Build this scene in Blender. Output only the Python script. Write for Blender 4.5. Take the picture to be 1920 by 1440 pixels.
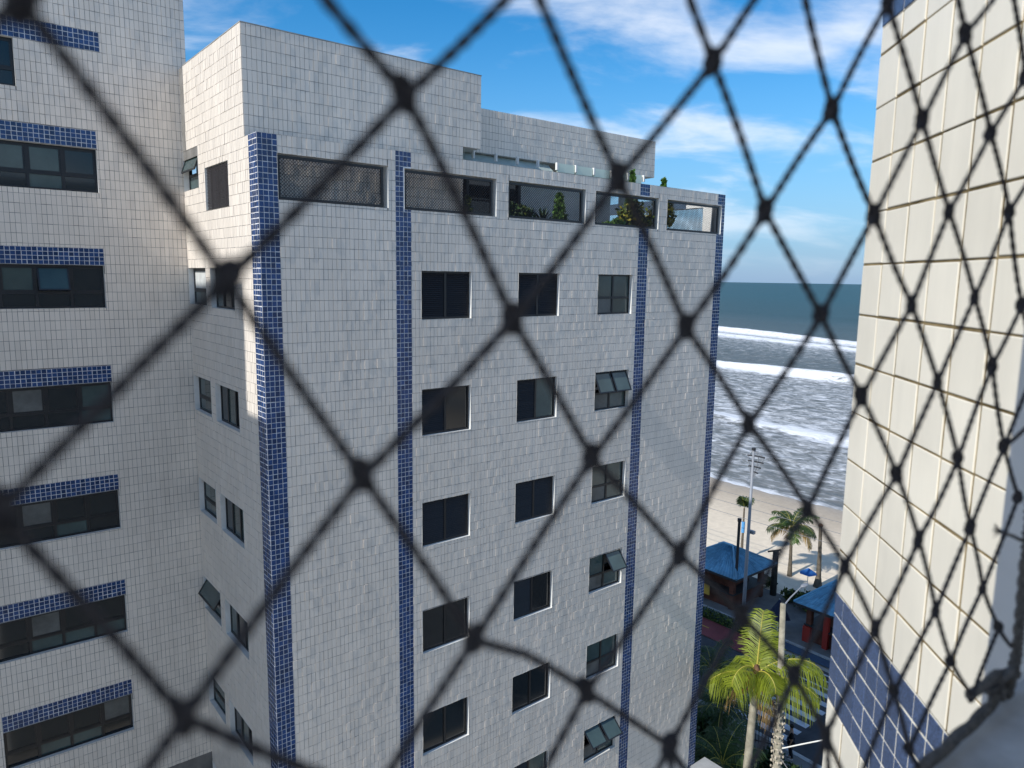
import bpy, bmesh, math, random
import numpy as np
from mathutils import Vector, Matrix

for o in list(bpy.data.objects):
    bpy.data.objects.remove(o)
SC = bpy.context.scene
COL = SC.collection
R = math.radians
rng = np.random.default_rng(7)
random.seed(7)

# ------------------------------------------------------------------ camera
EYE = 22.5                                   # camera height above the street
PITCH, ROLL, YAW = R(8.2963), R(0.8228), R(51.2116)
FPX = 1369.6
cam = bpy.data.cameras.new('camera')
cam_o = bpy.data.objects.new('camera', cam)
COL.objects.link(cam_o)
cp, sp, cr, sr = math.cos(PITCH), math.sin(PITCH), math.cos(ROLL), math.sin(ROLL)
fwd = Vector((0, cp, -sp)); up0 = Vector((0, sp, cp)); rt0 = Vector((1, 0, 0))
rt = rt0 * cr + up0 * sr
up = up0 * cr - rt0 * sr
m = Matrix((rt, up, -fwd)).transposed().to_4x4()
m.translation = (0, 0, EYE)
cam_o.matrix_world = m
cam.sensor_width = 36
cam.lens = FPX * 36 / 1920
cam.clip_start = 0.02
cam.clip_end = 30000
cam.dof.use_dof = True
cam.dof.focus_distance = 24
cam.dof.aperture_fstop = 9.2
cam.dof.aperture_blades = 0
SC.camera = cam_o
SC.render.resolution_x, SC.render.resolution_y = 1024, 768

# ------------------------------------------------------------------ light
SUN_AZ, SUN_EL = R(-131.3), R(39)            # clockwise from +Y
world = bpy.data.worlds.new('World'); SC.world = world
world.use_nodes = True
nt = world.node_tree; nt.nodes.clear()
def N(tree, t, **kw):
    n = tree.nodes.new(t)
    for k, v in kw.items():
        if k == 'inp':
            for kk, vv in v.items(): n.inputs[kk].default_value = vv
        else: setattr(n, k, v)
    return n
L = nt.links.new
sky = N(nt, 'ShaderNodeTexSky', sky_type='NISHITA', sun_disc=False, sun_elevation=SUN_EL, sun_rotation=SUN_AZ,
        altitude=10, air_density=1.0, dust_density=0.15, ozone_density=1.6)
hsv = N(nt, 'ShaderNodeHueSaturation', inp={'Saturation': 1.5, 'Value': 0.44})
L(sky.outputs[0], hsv.inputs['Color'])
tc = N(nt, 'ShaderNodeTexCoord')
sep = N(nt, 'ShaderNodeSeparateXYZ'); L(tc.outputs['Generated'], sep.inputs[0])
zc = N(nt, 'ShaderNodeMath', operation='ADD', inp={1: 0.30}); L(sep.outputs['Z'], zc.inputs[0])
zm = N(nt, 'ShaderNodeMath', operation='MAXIMUM', inp={1: 0.05}); L(zc.outputs[0], zm.inputs[0])
dx = N(nt, 'ShaderNodeMath', operation='DIVIDE'); L(sep.outputs['X'], dx.inputs[0]); L(zm.outputs[0], dx.inputs[1])
dy = N(nt, 'ShaderNodeMath', operation='DIVIDE'); L(sep.outputs['Y'], dy.inputs[0]); L(zm.outputs[0], dy.inputs[1])
cmb = N(nt, 'ShaderNodeCombineXYZ'); L(dx.outputs[0], cmb.inputs[0]); L(dy.outputs[0], cmb.inputs[1])
mp = N(nt, 'ShaderNodeMapping', inp={'Location': (12.9, 9.1, 0), 'Rotation': (0, 0, 0.12), 'Scale': (0.8, 1.5, 1)})
L(cmb.outputs[0], mp.inputs[0])
nz = N(nt, 'ShaderNodeTexNoise', inp={'Scale': 2.5, 'Detail': 9.0, 'Roughness': 0.54, 'Distortion': 0.3})
L(mp.outputs[0], nz.inputs['Vector'])
nz2 = N(nt, 'ShaderNodeTexNoise', inp={'Scale': 0.8, 'Detail': 2.0}); L(mp.outputs[0], nz2.inputs['Vector'])
ad = N(nt, 'ShaderNodeMath', operation='MULTIPLY_ADD', inp={1: 0.55}); L(nz2.outputs[0], ad.inputs[0]); L(nz.outputs[0], ad.inputs[2])
crp = N(nt, 'ShaderNodeValToRGB'); L(ad.outputs[0], crp.inputs[0])
crp.color_ramp.elements[0].position = 0.70; crp.color_ramp.elements[0].color = (0, 0, 0, 1)
crp.color_ramp.elements[1].position = 0.97; crp.color_ramp.elements[1].color = (0.72, 0.72, 0.72, 1)
crp.color_ramp.interpolation = 'EASE'
mixc = N(nt, 'ShaderNodeMix', data_type='RGBA', inp={7: (2.85, 2.95, 3.15, 1)})
hz = N(nt, 'ShaderNodeMapRange', interpolation_type='SMOOTHSTEP', inp={1: -0.02, 2: 0.30, 3: 0.85, 4: 0.0}); L(sep.outputs['Z'], hz.inputs[0])   # humid sea air: pale blue towards the horizon
hmix = N(nt, 'ShaderNodeMix', data_type='RGBA', inp={7: (0.27, 0.92, 1.95, 1)}); L(hz.outputs[0], hmix.inputs[0]); L(hsv.outputs[0], hmix.inputs[6])
cf = N(nt, 'ShaderNodeMapRange', interpolation_type='SMOOTHSTEP', inp={1: 0.0, 2: 0.13, 3: 0.15, 4: 1.0}); L(sep.outputs['Z'], cf.inputs[0])
cm = N(nt, 'ShaderNodeMath', operation='MULTIPLY'); L(crp.outputs[0], cm.inputs[0]); L(cf.outputs[0], cm.inputs[1])
L(cm.outputs[0], mixc.inputs[0]); L(hmix.outputs[2], mixc.inputs[6])
bg = N(nt, 'ShaderNodeBackground', inp={'Strength': 0.15})
L(mixc.outputs[2], bg.inputs[0])
wo = N(nt, 'ShaderNodeOutputWorld'); L(bg.outputs[0], wo.inputs[0])

sun = bpy.data.lights.new('sun', 'SUN'); sun.energy = 2.0; sun.angle = R(0.53); sun.color = (1.0, 0.98, 0.945)
sun_o = bpy.data.objects.new('sun', sun); COL.objects.link(sun_o)
tosun = Vector((math.sin(SUN_AZ) * math.cos(SUN_EL), math.cos(SUN_AZ) * math.cos(SUN_EL), math.sin(SUN_EL)))
sun_o.rotation_euler = tosun.to_track_quat('Z', 'Y').to_euler()
sun_o.location = (0, -20, 60)
SC.view_settings.view_transform = 'Standard'; SC.view_settings.look = 'None'
SC.view_settings.exposure = 1.28; SC.view_settings.gamma = 1.0
SC.render.engine = 'CYCLES'

# ------------------------------------------------------------------ helpers
# the whole street shares one grid: u runs along the apartment block towards the sea, v away from it
OX, OY = -5.0264, 14.7058
ROTZ = math.pi / 2 - YAW
F = Matrix.Translation((OX, OY, 0)) @ Matrix.Rotation(ROTZ, 4, 'Z')

def tag(o, label=None, cat=None, group=None, kind=None):
    if label: o['label'] = label
    if cat: o['category'] = cat
    if group: o['group'] = group
    if kind: o['kind'] = kind
    return o

def empty(name, u=0, v=0, z=0, rz=0.0):
    o = bpy.data.objects.new(name, None); COL.objects.link(o)
    o.location = F @ Vector((u, v, z)); o.rotation_euler = (0, 0, ROTZ + rz)
    o.empty_display_size = 0.3
    return o

class MB:
    """collects polygons; xf maps local builder coordinates to object coordinates"""
    def __init__(s, xf=None, flip=False):
        s.v = []; s.f = []; s.mi = []; s.xf = xf; s.flip = flip; s.cur = 0
    def add(s, vs, fs):
        b = len(s.v)
        s.v += [s.xf(*p) if s.xf else tuple(p) for p in vs]
        for f in fs:
            f = [b + i for i in f]
            s.f.append(f[::-1] if s.flip else f); s.mi.append(s.cur)
        return s
    def box(s, x0, x1, y0, y1, z0, z1):
        return s.add([(x0, y0, z0), (x1, y0, z0), (x1, y1, z0), (x0, y1, z0), (x0, y0, z1), (x1, y0, z1), (x1, y1, z1), (x0, y1, z1)],
                     [(0, 3, 2, 1), (4, 5, 6, 7), (0, 1, 5, 4), (1, 2, 6, 5), (2, 3, 7, 6), (3, 0, 4, 7)])
    def quad(s, a, b, c, d): return s.add([a, b, c, d], [(0, 1, 2, 3)])
    def tube(s, pts, rad, n=8, cap=True):
        pts = [Vector(p) for p in pts]
        if not hasattr(rad, '__len__'): rad = [rad] * len(pts)
        vs = []; fs = []; prev = None
        for i, p in enumerate(pts):
            t = (pts[min(i + 1, len(pts) - 1)] - pts[max(i - 1, 0)]).normalized()
            if prev is None:
                a = Vector((1, 0, 0)) if abs(t.x) < 0.8 else Vector((0, 1, 0))
            else: a = prev
            x = (a - t * a.dot(t)).normalized(); y = t.cross(x); prev = x
            for k in range(n):
                an = 2 * math.pi * k / n
                vs.append(tuple(p + (x * math.cos(an) + y * math.sin(an)) * rad[i]))
        for i in range(len(pts) - 1):
            for k in range(n):
                k2 = (k + 1) % n
                fs.append((i * n + k, i * n + k2, (i + 1) * n + k2, (i + 1) * n + k))
        if cap:
            fs.append(tuple(range(n))[::-1]); fs.append(tuple(range((len(pts) - 1) * n, len(pts) * n)))
        return s.add(vs, fs)
    def ell(s, c, r, nu=10, nv=7, jit=0):
        vs = []; fs = []
        for j in range(nv + 1):
            th = math.pi * j / nv
            for i in range(nu):
                ph = 2 * math.pi * i / nu
                k = 1 + (random.uniform(-jit, jit) if jit else 0)
                vs.append((c[0] + r[0] * k * math.sin(th) * math.cos(ph), c[1] + r[1] * k * math.sin(th) * math.sin(ph), c[2] + r[2] * k * math.cos(th)))
        for j in range(nv):
            for i in range(nu):
                i2 = (i + 1) % nu
                fs.append((j * nu + i, (j + 1) * nu + i, (j + 1) * nu + i2, j * nu + i2))
        return s.add(vs, fs)
    def build(s, name, mats, parent=None, smooth=False):
        me = bpy.data.meshes.new(name)
        me.from_pydata(s.v, [], s.f)
        if not isinstance(mats, (list, tuple)): mats = [mats]
        for mm in mats: me.materials.append(mm)
        if len(mats) > 1: me.polygons.foreach_set('material_index', s.mi)
        if smooth: me.polygons.foreach_set('use_smooth', [True] * len(s.f))
        me.update()
        o = bpy.data.objects.new(name, me); COL.objects.link(o)
        if parent: o.parent = parent
        return o

def place(o, u, v, z=0, rz=0.0):
    o.location = F @ Vector((u, v, z)); o.rotation_euler = (0, 0, ROTZ + rz); return o

# ------------------------------------------------------------------ materials
MATS = {}
def mat(name, col, rough=0.6, spec=0.4, var=0.0, noise=None, bump=None, metal=0.0, trans=0.0, sub=None, coords='Object', col2=None):
    """noise=(scale, amount, detail) mottles the colour; var = brightness spread between single pieces; bump=(scale, strength, distance)"""
    mt = bpy.data.materials.new(name); mt.use_nodes = True
    t = mt.node_tree; b = t.nodes['Principled BSDF']
    b.inputs['Base Color'].default_value = (*col, 1); b.inputs['Roughness'].default_value = rough
    b.inputs['Specular IOR Level'].default_value = spec; b.inputs['Metallic'].default_value = metal
    if trans: b.inputs['Transmission Weight'].default_value = trans
    src = None
    tcn = N(t, 'ShaderNodeTexCoord')
    if noise:
        nn = N(t, 'ShaderNodeTexNoise', inp={'Scale': noise[0], 'Detail': noise[2] if len(noise) > 2 else 5.0, 'Roughness': 0.6})
        t.links.new(tcn.outputs[coords], nn.inputs['Vector'])
        rp = N(t, 'ShaderNodeValToRGB'); t.links.new(nn.outputs[0], rp.inputs[0])
        a = noise[1]
        c2 = col2 if col2 else tuple(c * (1 - a) for c in col)
        c1 = col if col2 else tuple(min(1, c * (1 + a * 0.6)) for c in col)
        rp.color_ramp.elements[0].position = 0.34; rp.color_ramp.elements[0].color = (*c2, 1)
        rp.color_ramp.elements[1].position = 0.66; rp.color_ramp.elements[1].color = (*c1, 1)
        src = rp.outputs[0]
    if var:
        ge = N(t, 'ShaderNodeNewGeometry'); oi = N(t, 'ShaderNodeObjectInfo')
        s1 = N(t, 'ShaderNodeMath', operation='ADD'); t.links.new(ge.outputs['Random Per Island'], s1.inputs[0]); t.links.new(oi.outputs['Random'], s1.inputs[1])
        fr = N(t, 'ShaderNodeMath', operation='FRACT'); t.links.new(s1.outputs[0], fr.inputs[0])
        mr = N(t, 'ShaderNodeMapRange', inp={3: 1 - var, 4: 1 + var}); t.links.new(fr.outputs[0], mr.inputs[0])
        hv = N(t, 'ShaderNodeHueSaturation'); t.links.new(mr.outputs[0], hv.inputs['Value'])
        if src: t.links.new(src, hv.inputs['Color'])
        else: hv.inputs['Color'].default_value = (*col, 1)
        src = hv.outputs[0]
    if src: t.links.new(src, b.inputs['Base Color'])
    if bump:
        nb = N(t, 'ShaderNodeTexNoise', inp={'Scale': bump[0], 'Detail': 4.0}); t.links.new(tcn.outputs[coords], nb.inputs['Vector'])
        bp = N(t, 'ShaderNodeBump', inp={'Strength': bump[1], 'Distance': bump[2]}); t.links.new(nb.outputs[0], bp.inputs['Height'])
        t.links.new(bp.outputs[0], b.inputs['Normal'])
    MATS[name] = mt
    return mt

M_TILE = mat('white_glazed_tile', (0.80, 0.72, 0.625), 0.38, 0.4, var=0.042, noise=(0.35, 0.06, 6.0))
def streaks(mt, amount, sx=3.2, sz=0.16):
    t = mt.node_tree; b = t.nodes['Principled BSDF']; lk = b.inputs['Base Color'].links[0].from_socket
    tcn = N(t, 'ShaderNodeTexCoord'); mpn = N(t, 'ShaderNodeMapping', inp={'Scale': (sx, sx, sz)}); t.links.new(tcn.outputs['Object'], mpn.inputs[0])
    nn = N(t, 'ShaderNodeTexNoise', inp={'Scale': 1.0, 'Detail': 6.0, 'Roughness': 0.65}); t.links.new(mpn.outputs[0], nn.inputs['Vector'])
    rp = N(t, 'ShaderNodeMapRange', inp={1: 0.40, 2: 0.72, 3: 1.0, 4: 1.0 - amount}); t.links.new(nn.outputs[0], rp.inputs[0])
    mx = N(t, 'ShaderNodeMix', data_type='RGBA', blend_type='MULTIPLY', inp={0: 1.0}); t.links.new(lk, mx.inputs[6])
    cc = N(t, 'ShaderNodeCombineColor'); 
    for i in range(3): t.links.new(rp.outputs[0], cc.inputs[i])
    t.links.new(cc.outputs[0], mx.inputs[7]); t.links.new(mx.outputs[2], b.inputs['Base Color'])
streaks(M_TILE, 0.09)
streaks(M_TILE, 0.08, 0.5, 0.35)
M_GROUT = mat('grey_grout', (0.21, 0.20, 0.185), 0.95, 0.1, noise=(1.5, 0.3))
M_BLUE = mat('blue_glazed_tile', (0.016, 0.048, 0.145), 0.22, 0.5, var=0.36, noise=(2.0, 0.12))
M_WGROUT = mat('white_grout', (0.72, 0.72, 0.73), 0.9, 0.1, noise=(3, 0.15))
M_PAINT = mat('white_paint', (0.74, 0.73, 0.69), 0.7, 0.3, noise=(2.5, 0.12))
M_CONC = mat('grey_concrete', (0.33, 0.325, 0.31), 0.9, 0.2, noise=(1.2, 0.25), bump=(14, 0.3, 0.01))
M_ALU = mat('black_aluminium', (0.012, 0.013, 0.015), 0.4, 0.5)
M_LOUV = mat('dark_louvre', (0.018, 0.018, 0.021), 0.5, 0.35, var=0.15)
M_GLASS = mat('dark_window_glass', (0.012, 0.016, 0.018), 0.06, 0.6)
M_GLASSG = mat('green_tinted_glass', (0.055, 0.085, 0.082), 0.1, 0.6, noise=(0.8, 0.3))
M_CURT = mat('curtain_behind_glass', (0.11, 0.115, 0.11), 0.3, 0.4, noise=(2.2, 0.35))
M_CURTW = mat('white_curtain', (0.55, 0.56, 0.54), 0.5, 0.4, noise=(6, 0.12))
M_NETB = mat('black_net_cord', (0.062, 0.056, 0.058), 0.85, 0.15, noise=(400, 0.5))
M_CREAM = mat('cream_glazed_tile', (0.79, 0.735, 0.615), 0.33, 0.4, var=0.04, noise=(4, 0.06))
streaks(M_CREAM, 0.10, 9.0, 1.2)
M_MOLD = mat('mouldy_grout', (0.33, 0.255, 0.14), 0.9, 0.1, noise=(9, 0.5), col2=(0.07, 0.05, 0.02))
M_GRAN = mat('speckled_blue_tile', (0.050, 0.080, 0.160), 0.3, 0.5, var=0.14, noise=(260, 0.5, 2.0))
M_CGROUT = mat('cream_grout', (0.68, 0.64, 0.54), 0.9, 0.1, noise=(8, 0.2))
M_JAMB = mat('grey_painted_render', (0.74, 0.72, 0.69), 0.85, 0.2, noise=(5, 0.14), bump=(60, 0.15, 0.002))
M_SILL = mat('weathered_cement_sill', (0.66, 0.65, 0.63), 0.85, 0.25, noise=(9, 0.4), bump=(90, 0.4, 0.002), col2=(0.33, 0.31, 0.28))
M_ROPE = mat('grey_twisted_rope', (0.15, 0.135, 0.12), 0.9, 0.1, noise=(300, 0.4))

# ------------------------------------------------------------------ tiled walls
def rect_minus(r, holes):
    out = [r]
    for (h0, h1, k0, k1) in holes:
        nxt = []
        for (a0, a1, z0, z1) in out:
            if h1 <= a0 or h0 >= a1 or k1 <= z0 or k0 >= z1: nxt.append((a0, a1, z0, z1)); continue
            if h0 > a0: nxt.append((a0, h0, z0, z1))
            if h1 < a1: nxt.append((h1, a1, z0, z1))
            b0, b1 = max(a0, h0), min(a1, h1)
            if k0 > z0: nxt.append((b0, b1, z0, k0))
            if k1 < z1: nxt.append((b0, b1, k1, z1))
        out = nxt
    return out

def cells(a0, a1, z0, z1, w, h, holes, stagger=0.0):
    """tile rectangles of a wall field, rows counted down from the top"""
    nc = max(1, round((a1 - a0) / w)); w = (a1 - a0) / nc
    out = []; z = z1; row = 0
    while z > z0 + 0.01:
        zl = max(z - h, z0)
        for c in range(nc):
            r = (a0 + c * w, a0 + (c + 1) * w, zl, z)
            if any(not (x1 <= r[0] or x0 >= r[1] or y1 <= r[2] or y0 >= r[3]) for x0, x1, y0, y1 in holes):
                out += [q for q in rect_minus(r, holes) if q[1] - q[0] > 0.03 and q[3] - q[2] > 0.03]
            else: out.append(r)
        z = zl; row += 1
    return out

def tile_geo(rects, gap, base, spread, loose, seed):
    """(N,8,3) corner array in (a, d, z), d = outwards"""
    g = np.random.default_rng(seed)
    r = np.array(rects); n = len(r)
    ga, gz = gap if isinstance(gap, tuple) else (gap, gap)
    a0, a1, z0, z1 = r[:, 0] + ga / 2, r[:, 1] - ga / 2, r[:, 2] + gz / 2, r[:, 3] - gz / 2
    j = min(ga, gz) * 0.25
    a0 = a0 + g.uniform(-j, j, n); a1 = a1 + g.uniform(-j, j, n); z0 = z0 + g.uniform(-j, j, n); z1 = z1 + g.uniform(-j, j, n)
    t = base + g.uniform(0, spread, n) + (g.random(n) < 0.20) * g.uniform(0, loose, n)
    if loose > 0.005:                                  # bedding steps: whole patches of tiles stand a little proud
        for sa, sz in ((0.31, 0.44), (0.52, 0.66), (0.2, 0.22)):
            ia = np.floor((r[:, 0] + 50 + 0.17 * np.floor(r[:, 2] / sz)) / sa).astype(int); iz = np.floor((r[:, 2] + 50) / sz).astype(int)
            hsh = (np.sin(ia * 12.9898 + iz * 78.233 + seed) * 43758.5453) % 1.0
            t = t + np.where(hsh < 0.16, 0.0035 * hsh / 0.16, 0)
    ta = g.normal(0, spread * 0.07, n); tz = g.normal(0, spread * 0.07, n)
    V = np.zeros((n, 8, 3))
    for k, (aa, zz, sa, sz) in enumerate([(a0, z0, -1, -1), (a1, z0, 1, -1), (a1, z1, 1, 1), (a0, z1, -1, 1)]):
        V[:, k, 0] = aa; V[:, k, 2] = zz; V[:, k, 1] = -0.002
        V[:, k + 4, 0] = aa; V[:, k + 4, 2] = zz; V[:, k + 4, 1] = np.maximum(t + sa * ta + sz * tz, 0.0015)
    return V
TF = np.array([(4, 5, 6, 7), (0, 1, 5, 4), (1, 2, 6, 5), (2, 3, 7, 6), (3, 0, 4, 7)])

def raw_mesh(name, V, Fq, material):
    me = bpy.data.meshes.new(name)
    nv, nf = len(V), len(Fq)
    me.vertices.add(nv); me.vertices.foreach_set('co', np.ascontiguousarray(V, dtype=np.float32).ravel())
    me.loops.add(nf * 4); me.loops.foreach_set('vertex_index', np.ascontiguousarray(Fq, dtype=np.int32).ravel())
    me.polygons.add(nf); me.polygons.foreach_set('loop_start', np.arange(0, nf * 4, 4, dtype=np.int32))
    me.materials.append(material); me.polygons.foreach_set('use_smooth', np.zeros(nf, bool)); me.update(calc_edges=True); me.validate()
    return me

def lay_tiles(rects, plane, material, parent, gap=0.008, base=0.004, spread=0.0020, loose=0.0065, seed=1, single=0, score=None, name='tile', rest='tile_field'):
    """plane = (origin, a-axis, outward axis) in thing coordinates; the `single` best-scored tiles become objects of their own"""
    org, ax, dx_ = [np.array(q, float) for q in plane]
    flip = np.linalg.det(np.array([ax, dx_, (0, 0, 1)]).T) > 0
    V = tile_geo(rects, gap, base, spread, loose, seed)
    P = org + V[:, :, 0:1] * ax + V[:, :, 1:2] * dx_ + V[:, :, 2:3] * np.array([0, 0, 1.0])
    fc = TF[:, ::-1] if flip else TF
    n = len(rects)
    pick = np.zeros(n, bool)
    if single:
        sc = np.array([score(*q) for q in rects])
        pick[np.argsort(-sc)[:single]] = True
    cache = {}
    for i in np.nonzero(pick)[0]:
        c = P[i].mean(axis=0); q = rects[i]
        key = (round(q[1] - q[0], 3), round(q[3] - q[2], 3), i % 6)
        if key not in cache: cache[key] = raw_mesh(name, P[i] - c, fc, material)
        o = bpy.data.objects.new(name, cache[key]); COL.objects.link(o); o.parent = parent; o.location = c
    keep = ~pick
    if keep.sum():
        Q = P[keep]; k = len(Q)
        faces = (np.arange(k)[:, None, None] * 8 + fc[None]).reshape(-1, 4)
        o = bpy.data.objects.new(rest, raw_mesh(rest, Q.reshape(-1, 3), faces, material)); COL.objects.link(o); o.parent = parent
        o['kind'] = 'stuff'

def mapper(plane):
    org, ax, dx_ = [np.array(q, float) for q in plane]
    fn = lambda a, d, z: tuple(org + a * ax + d * dx_ + np.array([0, 0, z]))
    flip = np.linalg.det(np.array([ax, dx_, (0, 0, 1)]).T) < 0
    return fn, flip

def wall_sheet(mb, a0, a1, z0, z1, holes, depth, reveal_mi=0, back=None):
    """wall face with holes, the holes lined with reveals `depth` deep"""
    for (p0, p1, q0, q1) in rect_minus((a0, a1, z0, z1), holes):
        mb.quad((p0, 0, q0), (p0, 0, q1), (p1, 0, q1), (p1, 0, q0))
        if back: mb.quad((p0, -back, q0), (p1, -back, q0), (p1, -back, q1), (p0, -back, q1))
    mb.cur = reveal_mi
    for (p0, p1, q0, q1) in holes:
        e = 0.010                                   # lining stands as proud as the tiles round it
        mb.quad((p0, e, q0), (p1, e, q0), (p1, -depth, q0), (p0, -depth, q0))
        mb.quad((p0, e, q1), (p0, -depth, q1), (p1, -depth, q1), (p1, e, q1))
        mb.quad((p0, e, q0), (p0, -depth, q0), (p0, -depth, q1), (p0, e, q1))
        mb.quad((p1, e, q0), (p1, e, q1), (p1, -depth, q1), (p1, -depth, q0))
    mb.cur = 0

# ------------------------------------------------------------------ windows
def frame_rect(mb, a0, a1, z0, z1, d0, d1, t):
    mb.box(a0, a1, d0, d1, z0, z0 + t); mb.box(a0, a1, d0, d1, z1 - t, z1)
    mb.box(a0, a0 + t, d0, d1, z0 + t, z1 - t); mb.box(a1 - t, a1, d0, d1, z0 + t, z1 - t)

def louvre(plane, a0, a1, z0, z1, d, parent):
    fn, fl = mapper(plane)
    mb = MB(fn, fl)
    n = 22; h = (z1 - z0) / n
    for i in range(n):
        z = z0 + i * h
        mb.add([(a0, d + 0.002, z + h * 0.95), (a1, d + 0.002, z + h * 0.95), (a1, d + 0.026, z + h * 0.12), (a0, d + 0.026, z + h * 0.12),
                (a0, d - 0.004, z + h * 0.90), (a1, d - 0.004, z + h * 0.90), (a1, d + 0.020, z + h * 0.02), (a0, d + 0.020, z + h * 0.02)],
               [(0, 1, 2, 3), (7, 6, 5, 4), (3, 2, 6, 7)])
    mb.quad((a0, d - 0.012, z0), (a0, d - 0.012, z1), (a1, d - 0.012, z1), (a1, d - 0.012, z0))
    o = mb.build('louvre_slats', M_LOUV, parent); o['kind'] = 'stuff'
    return o

def pane(plane, a0, a1, z0, z1, d, parent, material, tilt=0.0, framed=True, name='pane'):
    """glass pane; tilted ones are hung from their top edge and swing outwards"""
    fn, fl = mapper(plane)
    s_, c_ = math.sin(R(tilt)), math.cos(R(tilt))
    def g(a, d2, z):
        t = z1 - z
        return fn(a, d + d2 * c_ + t * s_, z1 - t * c_ + d2 * s_)
    mb = MB(g, fl)
    mb.box(a0, a1, -0.004, 0.004, z0, z1)
    if framed:
        mb.cur = 1; frame_rect(mb, a0 - 0.002, a1 + 0.002, z0 - 0.002, z1 + 0.002, -0.016, 0.016, 0.035)
    return mb.build(name, [material, M_ALU], parent)

def window(parent, plane, a0, a1, z0, z1, kind, depth=0.11, tilts=(), label=None):
    fn, fl = mapper(plane)
    mb = MB(fn, fl); d = -depth
    frame_rect(mb, a0, a1, z0, z1, d - 0.05, d + 0.02, 0.045)
    am = (a0 + a1) / 2
    if kind in ('louvre', 'half', 'dark'):
        mb.box(am - 0.03, am + 0.03, d - 0.04, d + 0.03, z0 + 0.045, z1 - 0.045)
    if kind == 'grid':
        zm = z0 + (z1 - z0) * 0.42
        mb.box(am - 0.03, am + 0.03, d - 0.04, d + 0.03, z0 + 0.045, z1 - 0.045); mb.box(a0 + 0.045, a1 - 0.045, d - 0.04, d + 0.028, zm - 0.03, zm + 0.03)
    if kind == 'strip':
        zm = z0 + (z1 - z0) * 0.36; n = 4
        for i in range(1, n): 
            x = a0 + (a1 - a0) * i / n; mb.box(x - 0.03, x + 0.03, d - 0.04, d + 0.03, z0 + 0.045, z1 - 0.045)
        mb.box(a0 + 0.045, a1 - 0.045, d - 0.04, d + 0.028, zm - 0.03, zm + 0.03)
    if kind == 'awning':
        zm = z0 + (z1 - z0) * 0.38; mb.box(a0 + 0.045, a1 - 0.045, d - 0.04, d + 0.028, zm - 0.03, zm + 0.03)
    if kind == 'slide':
        for q in (0.34, 0.67):
            x = a0 + (a1 - a0) * q; mb.box(x - 0.03, x + 0.03, d - 0.04, d + 0.03, z0 + 0.045, z1 - 0.045)
    w = mb.build('window', M_ALU, parent)
    if label: w['label'] = label
    e = 0.045
    if kind == 'louvre':
        louvre(plane, a0 + e, am - 0.03, z0 + e, z1 - e, d, w); louvre(plane, am + 0.03, a1 - e, z0 + e, z1 - e, d, w)
    elif kind == 'half':
        louvre(plane, a0 + e, am - 0.03, z0 + e, z1 - e, d, w); pane(plane, am + 0.03, a1 - e, z0 + e, z1 - e, d - 0.01, w, random.choice([M_GLASSG, M_GLASS]), framed=False)
    elif kind == 'dark':
        pane(plane, a0 + e, am - 0.03, z0 + e, z1 - e, d, w, M_GLASS, framed=False); pane(plane, am + 0.03, a1 - e, z0 + e, z1 - e, d - 0.01, w, M_GLASS, framed=False)
    elif kind == 'grid':
        for i, (x0, x1) in enumerate(((a0 + e, am - 0.03), (am + 0.03, a1 - e))):
            pane(plane, x0, x1, z0 + e, zm - 0.03, d, w, [M_CURT, M_GLASSG][i], framed=False)
            tl = tilts[i] if i < len(tilts) else 0
            if tl: pane(plane, x0, x1, zm + 0.0, z1 - e, d + 0.03, w, M_GLASSG, tilt=tl, name='open_sash')
            if not tl: pane(plane, x0, x1, zm + 0.03, z1 - e, d, w, M_GLASSG, framed=False)
            else:
                pane(plane, x0, x1, zm + 0.03, z1 - e, d - 0.2, w, M_GLASS, framed=False, name='room_shade_sheet')  # dark sheet standing in for the unlit room behind the open sash
    elif kind == 'strip':
        seq = tilts if tilts else 'dddd'
        for i in range(4):
            x0 = a0 + (a1 - a0) * i / 4 + 0.032; x1 = a0 + (a1 - a0) * (i + 1) / 4 - 0.032
            ch = seq[i]
            mtl = {'d': M_GLASS, 'g': M_GLASSG, 'c': M_CURT, 't': M_GLASSG}[ch]
            pane(plane, x0, x1, zm + 0.03, z1 - e, d, w, mtl, tilt=18 if ch == 't' else 0, framed=True)
            if ch == 't': pane(plane, x0, x1, zm + 0.03, z1 - e, d - 0.2, w, M_GLASS, framed=False, name='room_shade_sheet')
            pane(plane, x0, x1, z0 + e, zm - 0.03, d - 0.005, w, random.choice([M_GLASS, M_GLASS, M_GLASSG]), framed=False)
    elif kind == 'awning':
        tl = tilts[0] if tilts else 0
        pane(plane, a0 + e, a1 - e, z0 + e, zm - 0.03, d, w, M_GLASSG, framed=False)
        pane(plane, a0 + e, a1 - e, zm + 0.03, z1 - e, d + (0.03 if tl else 0), w, tilts[1] if len(tilts) > 1 else M_GLASSG, tilt=tl, name='open_sash' if tl else 'pane')
        if tl: pane(plane, a0 + e, a1 - e, zm + 0.03, z1 - e, d - 0.15, w, M_GLASS, framed=False, name='room_shade_sheet')  # room shade behind the raised sash put in as a dark sheet
    elif kind == 'slide':
        for i in range(3):
            x0 = a0 + (a1 - a0) * (0.02 + 0.335 * i) + 0.03; x1 = a0 + (a1 - a0) * (0.335 * (i + 1)) - 0.03
            pane(plane, x0, x1, z0 + e, z1 - e, d, w, tilts[i] if i < len(tilts) else M_GLASSG, framed=False)
    return w

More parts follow.
